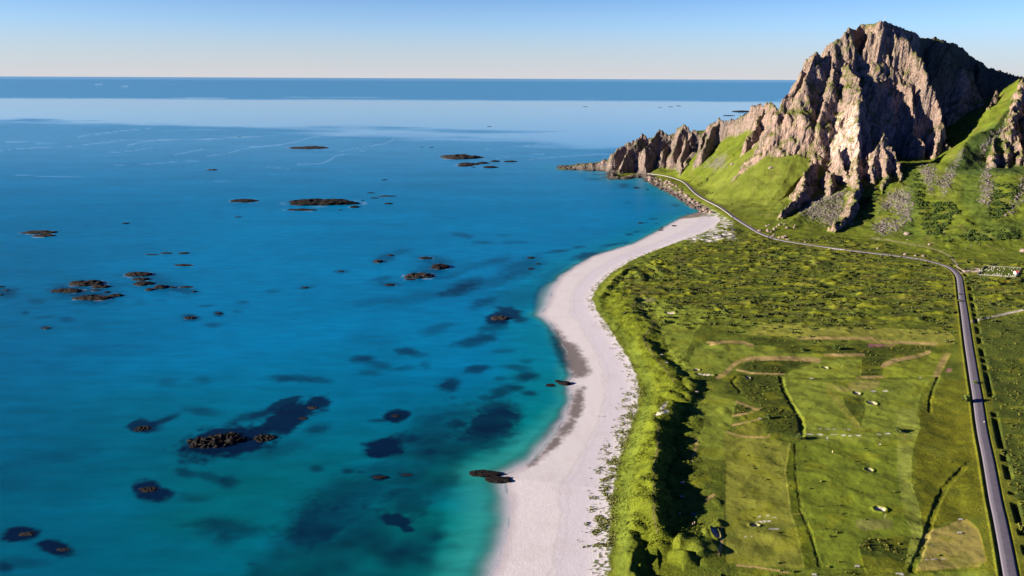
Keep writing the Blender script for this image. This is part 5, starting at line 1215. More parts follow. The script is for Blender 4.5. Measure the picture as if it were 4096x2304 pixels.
far_road = surf([Z3(1165, 912), Z3(1100, 898), Z3(1040, 884), Z3(980, 873), Z3(930, 866)])
tag(ribbon('road', [(p[0], p[1]) for p in catmull([p[:2] for p in far_road], 4)], 3.0, max(p[2] for p in far_road) + 0.8, ASPH), kind='structure')

# concrete kerb wall on the sea side of the coast road
CONC = plain_mat('pale_concrete', (0.26, 0.25, 0.25), 0.85, 0.12, 1.0)
m = MB()
cw = [p for p in ROAD if p[1] > 1090]
pts_l = []
for i, p in enumerate(cw):
    a, c = cw[max(i - 1, 0)], cw[min(i + 1, len(cw) - 1)]
    t = Vector((c[0] - a[0], c[1] - a[1])).normalized(); n = Vector((-t.y, t.x))
    pts_l.append((p, n))
V = []
for p, n in pts_l:
    for o_, z_ in ((3.5, -0.4), (3.5, 0.85), (3.95, 0.85), (3.95, -1.6)): V.append((p[0] + n.x * o_, p[1] + n.y * o_, RZ + z_))
Fq = []
for i in range(len(pts_l) - 1):
    for j in range(4): Fq.append((i * 4 + j, i * 4 + (j + 1) % 4, (i + 1) * 4 + (j + 1) % 4, (i + 1) * 4 + j))
m.poly(V, Fq + [(0, 1, 2, 3), tuple(len(V) - 4 + k for k in (3, 2, 1, 0))])
tag(m.build('crash_barrier', CONC), 'long pale concrete barrier along the seaward edge of the coast road', 'barrier')

# railing where the road crosses the stream below the mountain
WHITE = plain_mat('white_paint', (0.8, 0.79, 0.76), 0.5, 0.05)
STEEL = plain_mat('galvanised_steel', (0.42, 0.43, 0.45), 0.45, 0.1)
rail_px = [RB(2030, 868), RB(2120, 876), RB(2220, 886), RB(2330, 893), RB(2420, 900)]
rp = [Vector((*S(x, y, RZ + 0.3), RZ)) for x, y in rail_px]
root = empty('bridge_railing', rp[0]); tag(root, 'short white posted railing where the road crosses a stream below the mountain', 'railing')
mb = MB(); mb.tube([tuple(q - rp[0] + Vector((0, 0, 1.0))) for q in rp], 0.09); mb.tube([tuple(q - rp[0] + Vector((0, 0, 0.55))) for q in rp], 0.07); mb.build('rail', STEEL, root)
for k in range(9):
    t = k / 8 * (len(rp) - 1); i = min(int(t), len(rp) - 2); q = rp[i].lerp(rp[i + 1], t - i) - rp[0]
    mb = MB(); mb.box(q.x - 0.16, q.x + 0.16, q.y - 0.16, q.y + 0.16, -0.6, 1.15); mb.build('post', WHITE, root)

# ------------------------------------------------------------------ boulders
BR = make_rock_material('boulder_rock', (0.15, 0.118, 0.105), (0.32, 0.25, 0.215), 0.9, 0.8)
BRD = make_rock_material('wet_boulder_rock', (0.04, 0.034, 0.032), (0.14, 0.11, 0.095), 0.9, 0.8)
PROTO = [rock_mesh('boulder', 3, 1, 0.85 + 0.1 * (k % 3), 0.75 + 0.08 * (k % 4), 60 + 9 * k, BR, 0.42, True, 1.1) for k in range(5)]
PROTOD = [rock_mesh('boulder', 3, 1, 0.85 + 0.1 * (k % 3), 0.65 + 0.08 * (k % 4), 90 + 9 * k, BRD, 0.42, True, 1.1) for k in range(3)]
BL = [(RB, 250, 392, 52, 36, 'broad pale boulder nearest the road bend, casting shadow on grass'), (RB, 450, 395, 42, 50, 'tall tilted pink boulder right of the broad one by the road bend'), (RB, 620, 355, 32, 45, 'upright slanting slab between the tilted boulder and the shadowed one'),
 (RB, 685, 296, 22, 20, 'small white boulder at the head of a long shadow'), (RB, 755, 240, 38, 38, 'blocky pink boulder at the top of the roadside scatter'), (RB, 816, 195, 16, 12, 'little pale stone beyond the blocky pink boulder'), (RB, 885, 230, 22, 32, 'dark sided boulder right of the blocky pink one'),
 (RB, 945, 320, 32, 30, 'round pale boulder, left of a close pair in the grass'), (RB, 992, 326, 14, 22, 'narrow stone, right of a close pair in the grass'), (RB, 1135, 316, 28, 26, 'squat pale boulder under a pointed one at the right of the scatter'), (RB, 1155, 262, 16, 36, 'pointed upright stone at the right end of the scatter'),
 (RB, 430, 270, 42, 20, 'flat pale ledge of rock above the tilted pink boulder'), (RB, 500, 250, 22, 18, 'small block on the right of the flat pale ledge'), (RB, 545, 430, 26, 20, 'half buried pale stone below the slanting slab'), (RB, 470, 515, 26, 13, 'small pale boulder touching the road edge'),
 (RB, 610, 508, 32, 46, 'peaked boulder in the first roadside heap'), (RB, 570, 545, 42, 14, 'flat stone at the foot of the peaked boulder'), (RB, 750, 577, 38, 26, 'left boulder of the second roadside heap'), (RB, 840, 570, 42, 34, 'round boulder in the middle of the second roadside heap'),
 (RB, 905, 530, 42, 34, 'largest block on top of the second roadside heap'), (RB, 955, 622, 36, 22, 'low boulder at the right end of the second roadside heap'), (RB, 2030, 326, 30, 24, 'white boulder below the foot of the rocky spur'), (RB, 1420, 698, 20, 22, 'small white stone beside the road past the heaps'),
 (RB, 20, 268, 18, 13, 'pale stone on the uphill edge of the coast road'), (RCc, 100, 390, 29, 33, 'square pale standing stone above the road before the junction'), (RCc, 317, 420, 23, 16, 'low pale rock above the road, between standing stone and white boulder'),
 (RCc, 475, 425, 33, 22, 'white wedge shaped boulder above the road near the junction'), (RCc, 608, 190, 29, 21, 'boxy pale boulder beside the old gravel track'), (RCc, 1360, 272, 13, 10, 'small white stone on the meadow above the cemetery track'), (RCc, 2530, 310, 44, 52, 'big white faced boulder at the right edge above the cemetery'),
 (RCc, 2160, 278, 12, 9, 'small white stone on the meadow behind the cemetery'), (Z2, 1548, 924, 22, 16, 'lone pale boulder below the grey scree fan'), (Z2, 1300, 1050, 8, 10, 'small standing stone above the straight of the road'), (Z2, 388, 362, 16, 9, 'white rock high on the bright green slope'), (Z2, 60, 330, 18, 10, 'pale rock on the ridge of the green slope')]
pos = surf([f(x, y + hh * 0.7) for f, x, y, hw, hh, lab in BL])
for k, ((f, x, y, hw, hh, lab), q_) in enumerate(zip(BL, pos)):
    s0 = 6.44 if f is RB else 5.176 if f is RCc else 2.131
    a = hw / s0 * KS / FPX * q_[1]; b_ = hh / s0 * KS / FPX * q_[1]
    o = link('boulder', PROTO[k % 5]); o.scale = (a * 1.1, a * 0.95, b_ * 1.25); o.location = (q_[0], q_[1], q_[2] + b_ * 0.35); o.rotation_euler = (0, 0, k * 1.7)
    tag(o, lab, 'boulder', 'big boulders lying on the grass')
shore_poly = L(D, [(1640, 442), (1700, 464), (1738, 496), (1768, 520), (1800, 540), (1780, 536), (1762, 534), (1752, 527), (1728, 517), (1706, 502), (1684, 488), (1658, 475), (1636, 464), (1622, 448)])
cand = []
while len(cand) < 270:
    x, y = random.uniform(2570, 2870), random.uniform(695, 862)
    if inside(np.array([x]), np.array([y]), shore_poly)[0]: cand.append((x, y))
pos = surf(cand)
for k, q_ in enumerate(pos):
    wetb = q_[2] < 0.9
    r_ = random.choice([0.8, 1.1, 1.4, 1.7, 2.2, 3.0]) * random.uniform(0.8, 1.25)
    o = link('shore_boulder', PROTOD[k % 3] if wetb else PROTO[k % 5])
    o.scale = (r_ * random.uniform(0.8, 1.3), r_ * random.uniform(0.8, 1.2), r_ * random.uniform(0.6, 1.0)); o.location = (q_[0], q_[1], q_[2] + r_ * 0.2); o.rotation_euler = (random.uniform(-.4, .4), random.uniform(-.4, .4), random.uniform(0, 6.28))
    tag(o, 'dark wet boulder at the sea edge of the boulder shore' if wetb else 'dry pinkish grey boulder on the boulder shore below the coast road', 'boulder', 'wet boulders along the sea edge' if wetb else 'dry boulders below the coast road')
# loose scree, too many stones to count
def scatter(name, I, kind_fn, mat, **kw):
    VV, FF, base = [], [], 0
    for i in I:
        v, f = kind_fn(P[i], NRM[i])
        VV.append(v); FF.append(f + base); base += len(v)
    o = link(name, np_mesh(name, np.concatenate(VV), np.concatenate(FF), mat, False)); tag(o, kind='stuff')
    return o
IV, IF = ICO[1]
def stone(p, n, lo=0.3, hi=1.5):
    r_ = lo + (hi - lo) * random.random() ** 2.2
    v = IV * (1 + 0.5 * RNG.uniform(-0.5, 0.5, (len(IV), 1)).astype(F4)) * np.array([r_ * random.uniform(.7, 1.3), r_ * random.uniform(.7, 1.3), r_ * random.uniform(.6, 1)], F4)
    return v + p + np.array([random.uniform(-.6, .6), random.uniform(-.6, .6), r_ * 0.25], F4), IF
SCM = make_rock_material('scree_rock', (0.09, 0.078, 0.08), (0.2, 0.17, 0.17), 0.5, 0.5)
sI = np.nonzero(scree_m > 0.35)[0]
sI = RNG.choice(sI, min(2000, len(sI)), replace=False)
scatter('scree', sI, stone, SCM)
slopeI = np.nonzero((A['df'] > 30) & (A['rock'] < 0.3) & (scree_m < 0.2) & (fbm2(X_ / 30, Y_ / 30, 2, 400) > 0.12) & (Y_ < 1350))[0]
scatter('loose_stones', RNG.choice(slopeI, 420, replace=False), lambda p, n: stone(p, n, 0.25, 1.0), BR)

# ------------------------------------------------------------------ scrub and grass (stuff)
def clump(p, n, rmin, rmax, nq, leaf, up=0.55):
    r_ = random.uniform(rmin, rmax)
    th = RNG.uniform(0, 2 * np.pi, nq); ph = RNG.uniform(0.05, 1.45, nq); rr = r_ * RNG.uniform(0.65, 1.05, nq)
    c = np.stack([np.cos(th) * np.sin(ph) * rr, np.sin(th) * np.sin(ph) * rr, np.cos(ph) * rr * up * 1.6], 1)
    a = RNG.normal(size=(nq, 3)); a /= np.linalg.norm(a, axis=1)[:, None]
    b = np.cross(a, RNG.normal(size=(nq, 3))); b /= np.linalg.norm(b, axis=1)[:, None]
    L_ = (leaf * r_ * RNG.uniform(0.6, 1.3, nq))[:, None]
    v = np.stack([c - a * L_ - b * L_, c + a * L_ - b * L_, c + a * L_ + b * L_, c - a * L_ + b * L_], 1).reshape(-1, 3)
    return (v + p).astype(F4), np.arange(nq * 4).reshape(nq, 4)
SCRUB = make_foliage_material('willow_scrub', (0.042, 0.06, 0.016), (0.09, 0.105, 0.034))
DSCRUB = make_foliage_material('dark_scrub', (0.028, 0.05, 0.012), (0.06, 0.09, 0.02))
TALL = make_foliage_material('tall_grass', (0.06, 0.075, 0.012), (0.15, 0.15, 0.03))
MARR = make_foliage_material('marram_grass', (0.14, 0.16, 0.04), (0.24, 0.25, 0.08))
dry = (A['road_d'] > 7) & (A['cem'] < 0.1) & (A['rock'] < 0.2)
wgt = A['marsh'] * dry * sst(0.02, 0.4, fbm2(X_ / 28, Y_ / 9, 3, 410)) * (1 - sst(0, 40, A['df'])) * (1 - sst(0.0, 0.3, sandm)) * (A['dv'] > 12)
wgt = np.clip(wgt, 0, None); 
mI = RNG.choice(nV, 4400, replace=False, p=wgt / wgt.sum())
scatter('marsh_scrub', mI, lambda p, n: clump(p, n, 0.5, 1.7, 16, 0.34), SCRUB)
hs = np.zeros(nV, F4)
for poly in (L(Z2, [(2250, 560), (2340, 480), (2500, 520), (2480, 640), (2400, 760), (2300, 820), (2230, 760)]), L(Z2, [(1600, 400), (1660, 420), (1700, 640), (1900, 640), (2000, 740), (1800, 980), (1680, 900), (1620, 640)]), L(Z2, [(1140, 620), (1300, 580), (1290, 640), (1150, 760)]), L(Z2, [(2100, 900), (2500, 900), (2500, 980), (1800, 1000)])):
    hs = np.maximum(hs, sst(-6, 14, sdf(PX, PY, poly)) * (A['rock'] < 0.2) * (Y_ < 1320) * (Y_ > 840))
hs = hs * sst(-0.05, 0.3, fbm2(X_ / 14, Y_ / 14, 3, 420))
hI = RNG.choice(nV, 1500, replace=False, p=hs / hs.sum())
scatter('hillside_scrub', hI, lambda p, n: clump(p, n, 0.8, 2.3, 18, 0.32), DSCRUB)
colv = col.sum(1)
tg = dry * (A['dv'] > 40) * (Y_ < 640) * (sandm < 0.05) * np.clip(east * 1.0 + (colv < 0.165) * 0.9 + 0.02, 0, 1) * sst(-0.1, 0.4, nC + nB)
tI = RNG.choice(nV, 9000, replace=False, p=tg / tg.sum())
scatter('tall_grass', tI, lambda p, n: clump(p, n, 0.25, 0.75, 7, 0.42, 0.6), TALL)
mg = (np.exp(-((A['dv'] + 1.0) / 3.0) ** 2) + 0.6 * np.exp(-((A['dv'] + 5) / 4.0) ** 2) * (Y_ < 470)) * (Y_ < 900) * (Y_ > 290) + fanm * 0.15 * (A['dv'] > -2)
mg = mg * sst(-0.2, 0.3, pn2(X_ / 7, Y_ / 7, 430))
gI = RNG.choice(nV, 2600, replace=False, p=mg / mg.sum())
dgw = np.clip(sst(3, 8, A['dv']) * (1 - sst(26, 46, A['dv'])) * (1 - sst(640, 760, Y_)) * (Y_ > 285) * (sandm < 0.2) * sst(-0.3, 0.3, nC + nB), 0, None)
dI = RNG.choice(nV, 6000, replace=False, p=dgw / dgw.sum())
DUNEG = make_foliage_material('dune_grass', (0.075, 0.108, 0.014), (0.155, 0.185, 0.02))
scatter('dune_grass', dI, lambda p, n: clump(p, n, 0.15, 0.42, 7, 0.42, 0.5), DUNEG)
scatter('marram_grass', gI, lambda p, n: clump(p, n, 0.2, 0.55, 7, 0.4, 0.5), MARR)
BUSHM = make_foliage_material('roadside_bush', (0.04, 0.07, 0.012), (0.09, 0.12, 0.03))
def bush(px, py, r_, lab, grp=None, nq=260, up=0.8):
    q_ = surf([(px, py)])[0]
    root = empty('bush', (q_[0], q_[1], q_[2] - 0.1)); tag(root, lab, 'bush', grp)
    RN = []
    for _ in range(5): RN.append(clump(np.array([random.uniform(-.4, .4) * r_, random.uniform(-.4, .4) * r_, 0.25 * r_], F4), None, r_ * 0.75, r_, nq // 5, 0.16, up))
    V = np.concatenate([v for v, f in RN]); Fb = np.concatenate([f + i * len(RN[0][0]) for i, (v, f) in enumerate(RN)])
    link('foliage', np_mesh('foliage', V, Fb, BUSHM, False), root)
    mb = MB()
    for a_ in (0, 2.1, 4.2): mb.tube([(0, 0, -0.2), (0.25 * r_ * math.cos(a_), 0.25 * r_ * math.sin(a_), 0.5 * r_), (0.5 * r_ * math.cos(a_), 0.5 * r_ * math.sin(a_), 1.0 * r_)], [0.09 * r_, 0.06 * r_, 0.03 * r_], 5)
    mb.build('stem', BARK, root)
BARK = plain_mat('bark', (0.12, 0.09, 0.06), 0.9, 0.3)
R4 = zm(3780, 1450, 8.05)
bush(*R4(700, 1275), 2.6, 'pale green bush left of the straight road casting a long shadow over it', None, 320, 1.0)
bush(*R4(985, 690), 1.5, 'dark bush at the right edge of the straight road', None, 220, 0.8)
bush(*RA(470, 1270), 1.6, 'dark bush on the left verge below the junction, lower of two shading the road', None, 220, 0.8)
bush(*RA(455, 1050), 1.4, 'dark bush on the left verge below the junction, upper of two shading the road', None, 220, 0.8)
bush(*RA(700, 640), 2.6, 'round dark bush right of the road just below the cemetery turning', None, 300, 0.7)
bush(*RA(1300, 600), 3.0, 'spreading bush in the rough ground in front of the cemetery', None, 300, 0.6)
bush(*Z4(950, 525), 2.6, 'round bush between the two long mown strips', None, 300, 0.7)
bush(*Z4(660, 540), 1.8, 'small bush left of the round one between the mown strips', None, 220, 0.7)
bush(*Z5(640, 270), 1.9, 'bush at the corner where the long ditch meets the white sand line', None, 240, 0.7)
bush(*Z5(1480, 205), 2.0, 'dark bush at the right end of the white sand line', None, 240, 0.7)
bush(*Z5(370, 95), 1.9, 'dark bush in the rough near the looping sandy paths', None, 240, 0.8)
bush(*Z8(1240, 690), 1.6, 'small bush beside the bend of the track in the dunes', None, 200, 0.7)
bush(*Z8(2020, 735), 2.2, 'low dark bush at the near corner of the long fairway', None, 260, 0.6)

# ------------------------------------------------------------------ cemetery
FENCE = plain_mat('weathered_white_fence', (0.42, 0.41, 0.36), 0.7, 0.15)
cc = [Vector((*S(*RA(*p), 6.0), 6.0)) for p in CEM]
for i, lab in enumerate(('white fence on the road side of the cemetery, broken by its gate', 'low white fence along the near side of the cemetery', 'white fence on the far right side of the cemetery by the little chapel', 'low fence of thin posts along the mountain side of the cemetery')):
    a, b_ = cc[i], cc[(i + 1) % 4]
    root = empty('cemetery_fence', a); tag(root, lab, 'fence', 'fences round the cemetery')
    v = b_ - a; n_ = max(2, int(v.length / 3.0)); hgt = 1.3 if i in (0, 2) else 0.9
    gate = (0.44, 0.62) if i == 0 else None
    spans = [(0, gate[0]), (gate[1], 1)] if gate else [(0, 1)]
    mb = MB()
    for t0, t1 in spans:
        for hz in ((hgt * 0.35, hgt * 0.9) if i % 2 else (hgt * 0.25, hgt * 0.6, hgt * 0.95)):
            d_ = v.normalized(); nn = Vector((-d_.y, d_.x, 0)) * 0.07
            p0, p1 = v * t0, v * t1
            hh = 0.09 if i % 2 else 0.17
            mb.poly([tuple(p0 - nn + Vector((0, 0, hz - hh))), tuple(p1 - nn + Vector((0, 0, hz - hh))), tuple(p1 + nn + Vector((0, 0, hz - hh))), tuple(p0 + nn + Vector((0, 0, hz - hh))),
                     tuple(p0 - nn + Vector((0, 0, hz + hh))), tuple(p1 - nn + Vector((0, 0, hz + hh))), tuple(p1 + nn + Vector((0, 0, hz + hh))), tuple(p0 + nn + Vector((0, 0, hz + hh)))],
                    [(0, 3, 2, 1), (4, 5, 6, 7), (0, 1, 5, 4), (1, 2, 6, 5), (2, 3, 7, 6), (3, 0, 4, 7)])
    mb.build('rail', FENCE, root)
    for k in range(n_ + 1):
        t = k / n_
        if gate and gate[0] + 0.02 < t < gate[1] - 0.02: continue
        q_ = v * t; mb = MB(); mb.box(q_.x - 0.1, q_.x + 0.1, q_.y - 0.1, q_.y + 0.1, -0.3, hgt + 0.1); mb.build('post', FENCE, root)
STONE = make_rock_material('gravestone_marble', (0.3, 0.3, 0.285), (0.46, 0.45, 0.44), 1.5, 0.1)
def gravestone_mesh(tp):
    bm = bmesh.new()
    if tp == 0:
        prof = [(-0.45, 0), (0.45, 0), (0.45, 0.95)] + [(0.45 * math.cos(a), 0.95 + 0.3 * math.sin(a)) for a in [k * math.pi / 6 for k in range(1, 6)]] + [(-0.45, 0.95)]
    elif tp == 1:
        prof = [(-0.55, 0), (0.55, 0), (0.5, 0.9), (0.25, 1.15), (-0.25, 1.15), (-0.5, 0.9)]
    else:
        prof = [(-0.14, 0), (0.14, 0), (0.14, 0.8), (0.45, 0.8), (0.45, 1.08), (0.14, 1.08), (0.14, 1.5), (-0.14, 1.5), (-0.14, 1.08), (-0.45, 1.08), (-0.45, 0.8), (-0.14, 0.8)]
    fr = [bm.verts.new((-0.14, x, z)) for x, z in prof]; bk = [bm.verts.new((0.14, x, z)) for x, z in prof]
    bm.faces.new(list(reversed(fr))); bm.faces.new(bk)
    n_ = len(prof)
    for k in range(n_): bm.faces.new((fr[k], fr[(k + 1) % n_], bk[(k + 1) % n_], bk[k]))
    r = bmesh.ops.create_cube(bm, size=1.0)
    bmesh.ops.scale(bm, vec=(0.5, 1.15, 0.22), verts=r['verts']); bmesh.ops.translate(bm, vec=(0, 0, 0.0), verts=r['verts'])
    bmesh.ops.recalc_face_normals(bm, faces=bm.faces)
    me = bpy.data.meshes.new('gravestone'); bm.to_mesh(me); bm.free(); me.materials.append(STONE)
    return me
GM = [gravestone_mesh(k) for k in range(3)]
GR = [(1300, 235), (1345, 215), (1410, 255), (1430, 230), (1490, 200), (1495, 235), (1540, 270), (1560, 195), (1570, 215), (1600, 155), (1555, 150), (1420, 150), (1500, 170), (1380, 270), (1750, 175), (1770, 255), (1890, 185), (1920, 210), (2090, 205), (2200, 190), (2320, 205), (2190, 290), (1870, 290), (2150, 250), (1700, 225),
      (1135, 395), (1165, 380), (1200, 380), (1185, 330), (1285, 380), (1295, 365), (1350, 370), (1365, 400), (1405, 400), (1440, 400), (1520, 405), (1535, 385), (1560, 405), (1590, 370), (1640, 415), (1650, 390), (1680, 350), (1700, 415), (1710, 390), (1740, 420), (1755, 360), (1770, 390), (1800, 425), (1820, 360), (1830, 400), (1810, 440),
      (1950, 420), (1970, 440), (2000, 440), (2015, 455), (2050, 370), (2070, 360), (2060, 400), (2110, 410), (2130, 440), (2170, 420), (2195, 440), (2230, 410), (2250, 440), (2275, 415)]
for k, (x, y) in enumerate(GR):
    tp = 2 if k % 9 == 4 else k % 2
    o = link('gravestone', GM[tp]); q_ = S(*RA(x, y), 6.4); o.location = (q_[0], q_[1], 6.0); sc_ = random.uniform(0.5, 0.75); o.scale = (sc_, sc_, sc_); o.rotation_euler = (0, 0, random.uniform(-.15, .15) + 0.25)
    row = 'back half' if y < 300 else 'front half'
    tag(o, ('pale upright gravestone with rounded top', 'broad pale gravestone with cut corners', 'pale stone grave cross')[tp] + ' in the ' + row + ' of the cemetery', 'gravestone', 'gravestones in the ' + row + ' of the cemetery')
RED = plain_mat('red_roof_paint', (0.62, 0.12, 0.12), 0.6, 0.15, 2.0)
DARKM = plain_mat('dark_opening', (0.03, 0.03, 0.035), 0.5, 0.1)
q_ = S(*RA(2285, 370), 6.0)
root = empty('chapel_shed', (q_[0], q_[1], 6.0), 0.12); tag(root, 'small white shed with a red roof in the corner of the cemetery', 'shed')
mb = MB(); mb.poly([(-1.7, -1.6, -.2), (1.7, -1.6, -.2), (1.7, 1.6, -.2), (-1.7, 1.6, -.2), (-1.7, -1.6, 2.4), (1.7, -1.6, 2.4), (1.7, 1.6, 2.4), (-1.7, 1.6, 2.4), (-1.7, 0, 3.4), (1.7, 0, 3.4)], [(0, 1, 5, 4), (2, 3, 7, 6), (1, 2, 6, 9, 5), (3, 0, 4, 8, 7)])
mb.build('wall', WHITE, root)
mb = MB()
for sgn in (-1, 1): mb.poly([(-2.0, sgn * 2.0, 2.18), (2.0, sgn * 2.0, 2.18), (2.0, 0, 3.52), (-2.0, 0, 3.52), (-2.0, sgn * 2.0, 2.06), (2.0, sgn * 2.0, 2.06), (2.0, 0, 3.40), (-2.0, 0, 3.40)], [(0, 1, 2, 3), (7, 6, 5, 4), (0, 4, 5, 1), (0, 3, 7, 4), (1, 5, 6, 2)])
mb.build('roof', RED, root)
mb = MB(); mb.box(-0.5, 0.5, -1.66, -1.604, -0.1, 1.95); d_ = mb.build('door', DARKM, root); mb = MB(); mb.box(0.36, 0.42, -1.72, -1.66, 0.9, 1.05); mb.build('handle', STEEL, d_)

# parked car at the cemetery gate
CARW = plain_mat('white_car_paint', (0.8, 0.8, 0.8), 0.3, 0.03); GLASS = plain_mat('car_glass', (0.02, 0.025, 0.03), 0.1, 0.1); TYRE = plain_mat('tyre_rubber', (0.02, 0.02, 0.02), 0.8, 0.1); LAMP = plain_mat('headlight_glass', (0.7, 0.7, 0.65), 0.15, 0.05); TAIL = plain_mat('tail_light_glass', (0.4, 0.02, 0.02), 0.2, 0.1)
q_ = S(*RA(1158, 285), 6.3)
root = empty('parked_car', (q_[0], q_[1], 6.02), 1.35); tag(root, 'small white car parked on the gravel at the cemetery gate', 'car')
def loft(secs, name, mat, parent):
    V, Fq = [], []
    for x, hw, z0, z1, tw in secs: V += [(x, -hw, z0), (x, hw, z0), (x, hw, (z0 + z1) / 2), (x, tw, z1), (x, -tw, z1), (x, -hw, (z0 + z1) / 2)]
    for i in range(len(secs) - 1):
        for k in range(6): Fq.append((i * 6 + k, i * 6 + (k + 1) % 6, (i + 1) * 6 + (k + 1) % 6, (i + 1) * 6 + k))
    Fq += [tuple(range(6)), tuple(len(V) - 1 - k for k in range(6))]
    mb = MB(); mb.poly(V, Fq); return mb.build(name, mat, parent, 0.04)
loft([(-2.05, .72, .38, .75, .62), (-1.95, .84, .25, .95, .76), (-.9, .86, .22, 1.0, .8), (.6, .86, .22, 1.0, .8), (1.6, .84, .22, .88, .74), (2.0, .76, .28, .72, .64)], 'body', CARW, root)
loft([(-1.85, .70, .95, 1.02, .62), (-1.4, .74, .96, 1.44, .56), (-.2, .76, .97, 1.52, .58), (.55, .74, .97, 1.38, .56), (1.05, .70, .93, 1.0, .6)], 'cabin', GLASS, root)
loft([(-1.42, .57, 1.43, 1.47, .5), (-.2, .6, 1.5, 1.55, .54), (.5, .57, 1.37, 1.42, .5)], 'roof', CARW, root)
for x in (-1.25, 1.25):
    for sgn in (-1, 1):
        mb = MB(); mb.tube([(x, sgn * .72, .31), (x, sgn * .9, .31)], .31, 16); wh = mb.build('wheel', TYRE, root); mb = MB(); mb.tube([(x, sgn * .9, .31), (x, sgn * .915, .31)], .18, 12); mb.build('rim', STEEL, wh)
for sgn in (-1, 1):
    mb = MB(); mb.box(1.9, 2.03, sgn * .6 - .13, sgn * .6 + .13, .55, .7); mb.build('headlight', LAMP, root); mb = MB(); mb.box(-2.09, -1.98, sgn * .62 - .1, sgn * .62 + .1, .6, .78); mb.build('tail_light', TAIL, root)

# road signs
def sign(px, py, h, w_, hh, mat, lab):
    q_ = surf([(px, py)])[0]; root = empty('road_sign', q_, 0.3); tag(root, lab, 'sign')
    mb = MB(); mb.tube([(0, 0, -.3), (0, 0, h)], .06); mb.build('post', STEEL, root); mb = MB(); mb.box(-w_ / 2, w_ / 2, -.1, -.062, h - hh, h); mb.build('panel', mat, root, .01)
YEL = plain_mat('yellow_sign_paint', (0.75, 0.62, 0.25), 0.5, 0.05)
sign(*RA(605, 520), 1.9, 0.7, 1.1, WHITE, 'white roadside sign in the grass right of the road below the junction')
sign(*RA(410, 185), 1.3, 1.1, 0.7, YEL, 'pale yellow sign where the old gravel track meets the road')
# mast on the summit
tp_ = np.argmax(np.where((np.abs(PX - 3530) < 60), P[:, 2], -1e3)); q_ = P[tp_]
root = empty('summit_mast', (float(q_[0]), float(q_[1]), float(q_[2]) - 0.5)); tag(root, 'thin mast standing on the grassy summit of the mountain', 'mast')
mb = MB(); mb.tube([(0, 0, 0), (0, 0, 9)], [.16, .1]); mb.build('pole', STEEL, root); mb = MB(); mb.tube([(-.7, 0, 7.6), (.7, 0, 7.6)], .07); mb.build('crossarm', STEEL, root)
for a_ in range(3):
    mb = MB(); mb.tube([(0, 0, 6.5), (2.6 * math.cos(a_ * 2.1), 2.6 * math.sin(a_ * 2.1), -0.5)], .03); mb.build('guy_wire', STEEL, root)

# benches, tee boxes and plank bridges on the golf course
WOOD = plain_mat('grey_weathered_wood', (0.42, 0.4, 0.38), 0.8, 0.2, 3.0)
DWOOD = plain_mat('dark_wood', (0.08, 0.07, 0.06), 0.8, 0.2, 3.0)
def bench(px, py, lab, ln_=1.8, rz=0.0):
    q_ = surf([(px, py)])[0]; root = empty('bench', q_, rz); tag(root, lab, 'bench', 'benches on the golf course')
    mb = MB()
    for k in range(3): mb.box(-ln_ / 2, ln_ / 2, -.3 + k * .2, -.13 + k * .2, .42, .47)
    mb.build('seat', WOOD, root)
    mb = MB(); mb.box(-ln_ / 2, ln_ / 2, .30, .35, .55, .85); mb.build('backrest', WOOD, root)
    for sx_ in (-1, 1):
        mb = MB(); mb.box(sx_ * ln_ * .4 - .06, sx_ * ln_ * .4 + .06, -.28, .35, -.05, .41); mb.build('leg', DWOOD, root)
for f, x, y, lab in [(Z5, 2027, 970, 'grey bench at the pointed top of the tan mown field by the road'), (Z5, 2018, 1086, 'grey bench lower on the tan mown field by the road'), (Z5, 1137, 1374, 'grey bench below the block of rough heath'), (Z6, 2210, 502, 'grey bench on the edge of the dune shadow, upper of two'),
                     (Z6, 2210, 622, 'grey bench on the sunlit rise below the dune shadow, lower of two'), (Z9, 1222, 298, 'grey bench at the edge of the mown slope beside the dark hollow'), (Z9, 2300, 758, 'grey bench at the end of the sandy paths in the heath'), (Z8, 1198, 1090, 'bench deep in the long dune shadow, upper of two'), (Z8, 1255, 1186, 'bench deep in the long dune shadow, lower of two')]:
    bench(*f(x, y), lab, 1.9)
def plank(px, py, lx, ly, lab, dz=0.25):
    q_ = surf([(px, py)])[0]; root = empty('plank_bridge', (q_[0], q_[1], max(q_[2], 4.6) + dz)); tag(root, lab, 'footbridge', 'plank bridges over the ditches')
    mb = MB()
    for k in range(8): mb.box(-lx / 2 + lx * k / 8, -lx / 2 + lx * (k + .93) / 8, -ly / 2, ly / 2, 0, .07)
    mb.build('deck', WOOD, root)
    for sgn in (-1, 1):
        mb = MB(); mb.box(-lx / 2, lx / 2, sgn * (ly / 2 - .15) - .08, sgn * (ly / 2 - .15) + .08, -.28, -.005); mb.build('beam', DWOOD, root)
plank(*Z5(1505, 1438), 2.8, 1.6, 'pale plank bridge over the ditch at the bottom of the photo, right of two')
plank(*Z5(768, 1440), 1.8, 1.2, 'small plank bridge over the ditch at the bottom of the photo, left of two')
plank(*Z4(738, 777), 2.4, 1.4, 'plank bridge in the long straight ditch below the oval green, left of two')
plank(*Z4(1665, 772), 1.4, 1.2, 'small plank bridge in the long straight ditch by the tan strip, right of two')
FLAGY = plain_mat('yellow_flag_cloth', (0.8, 0.7, 0.05), 0.7, 0.05)
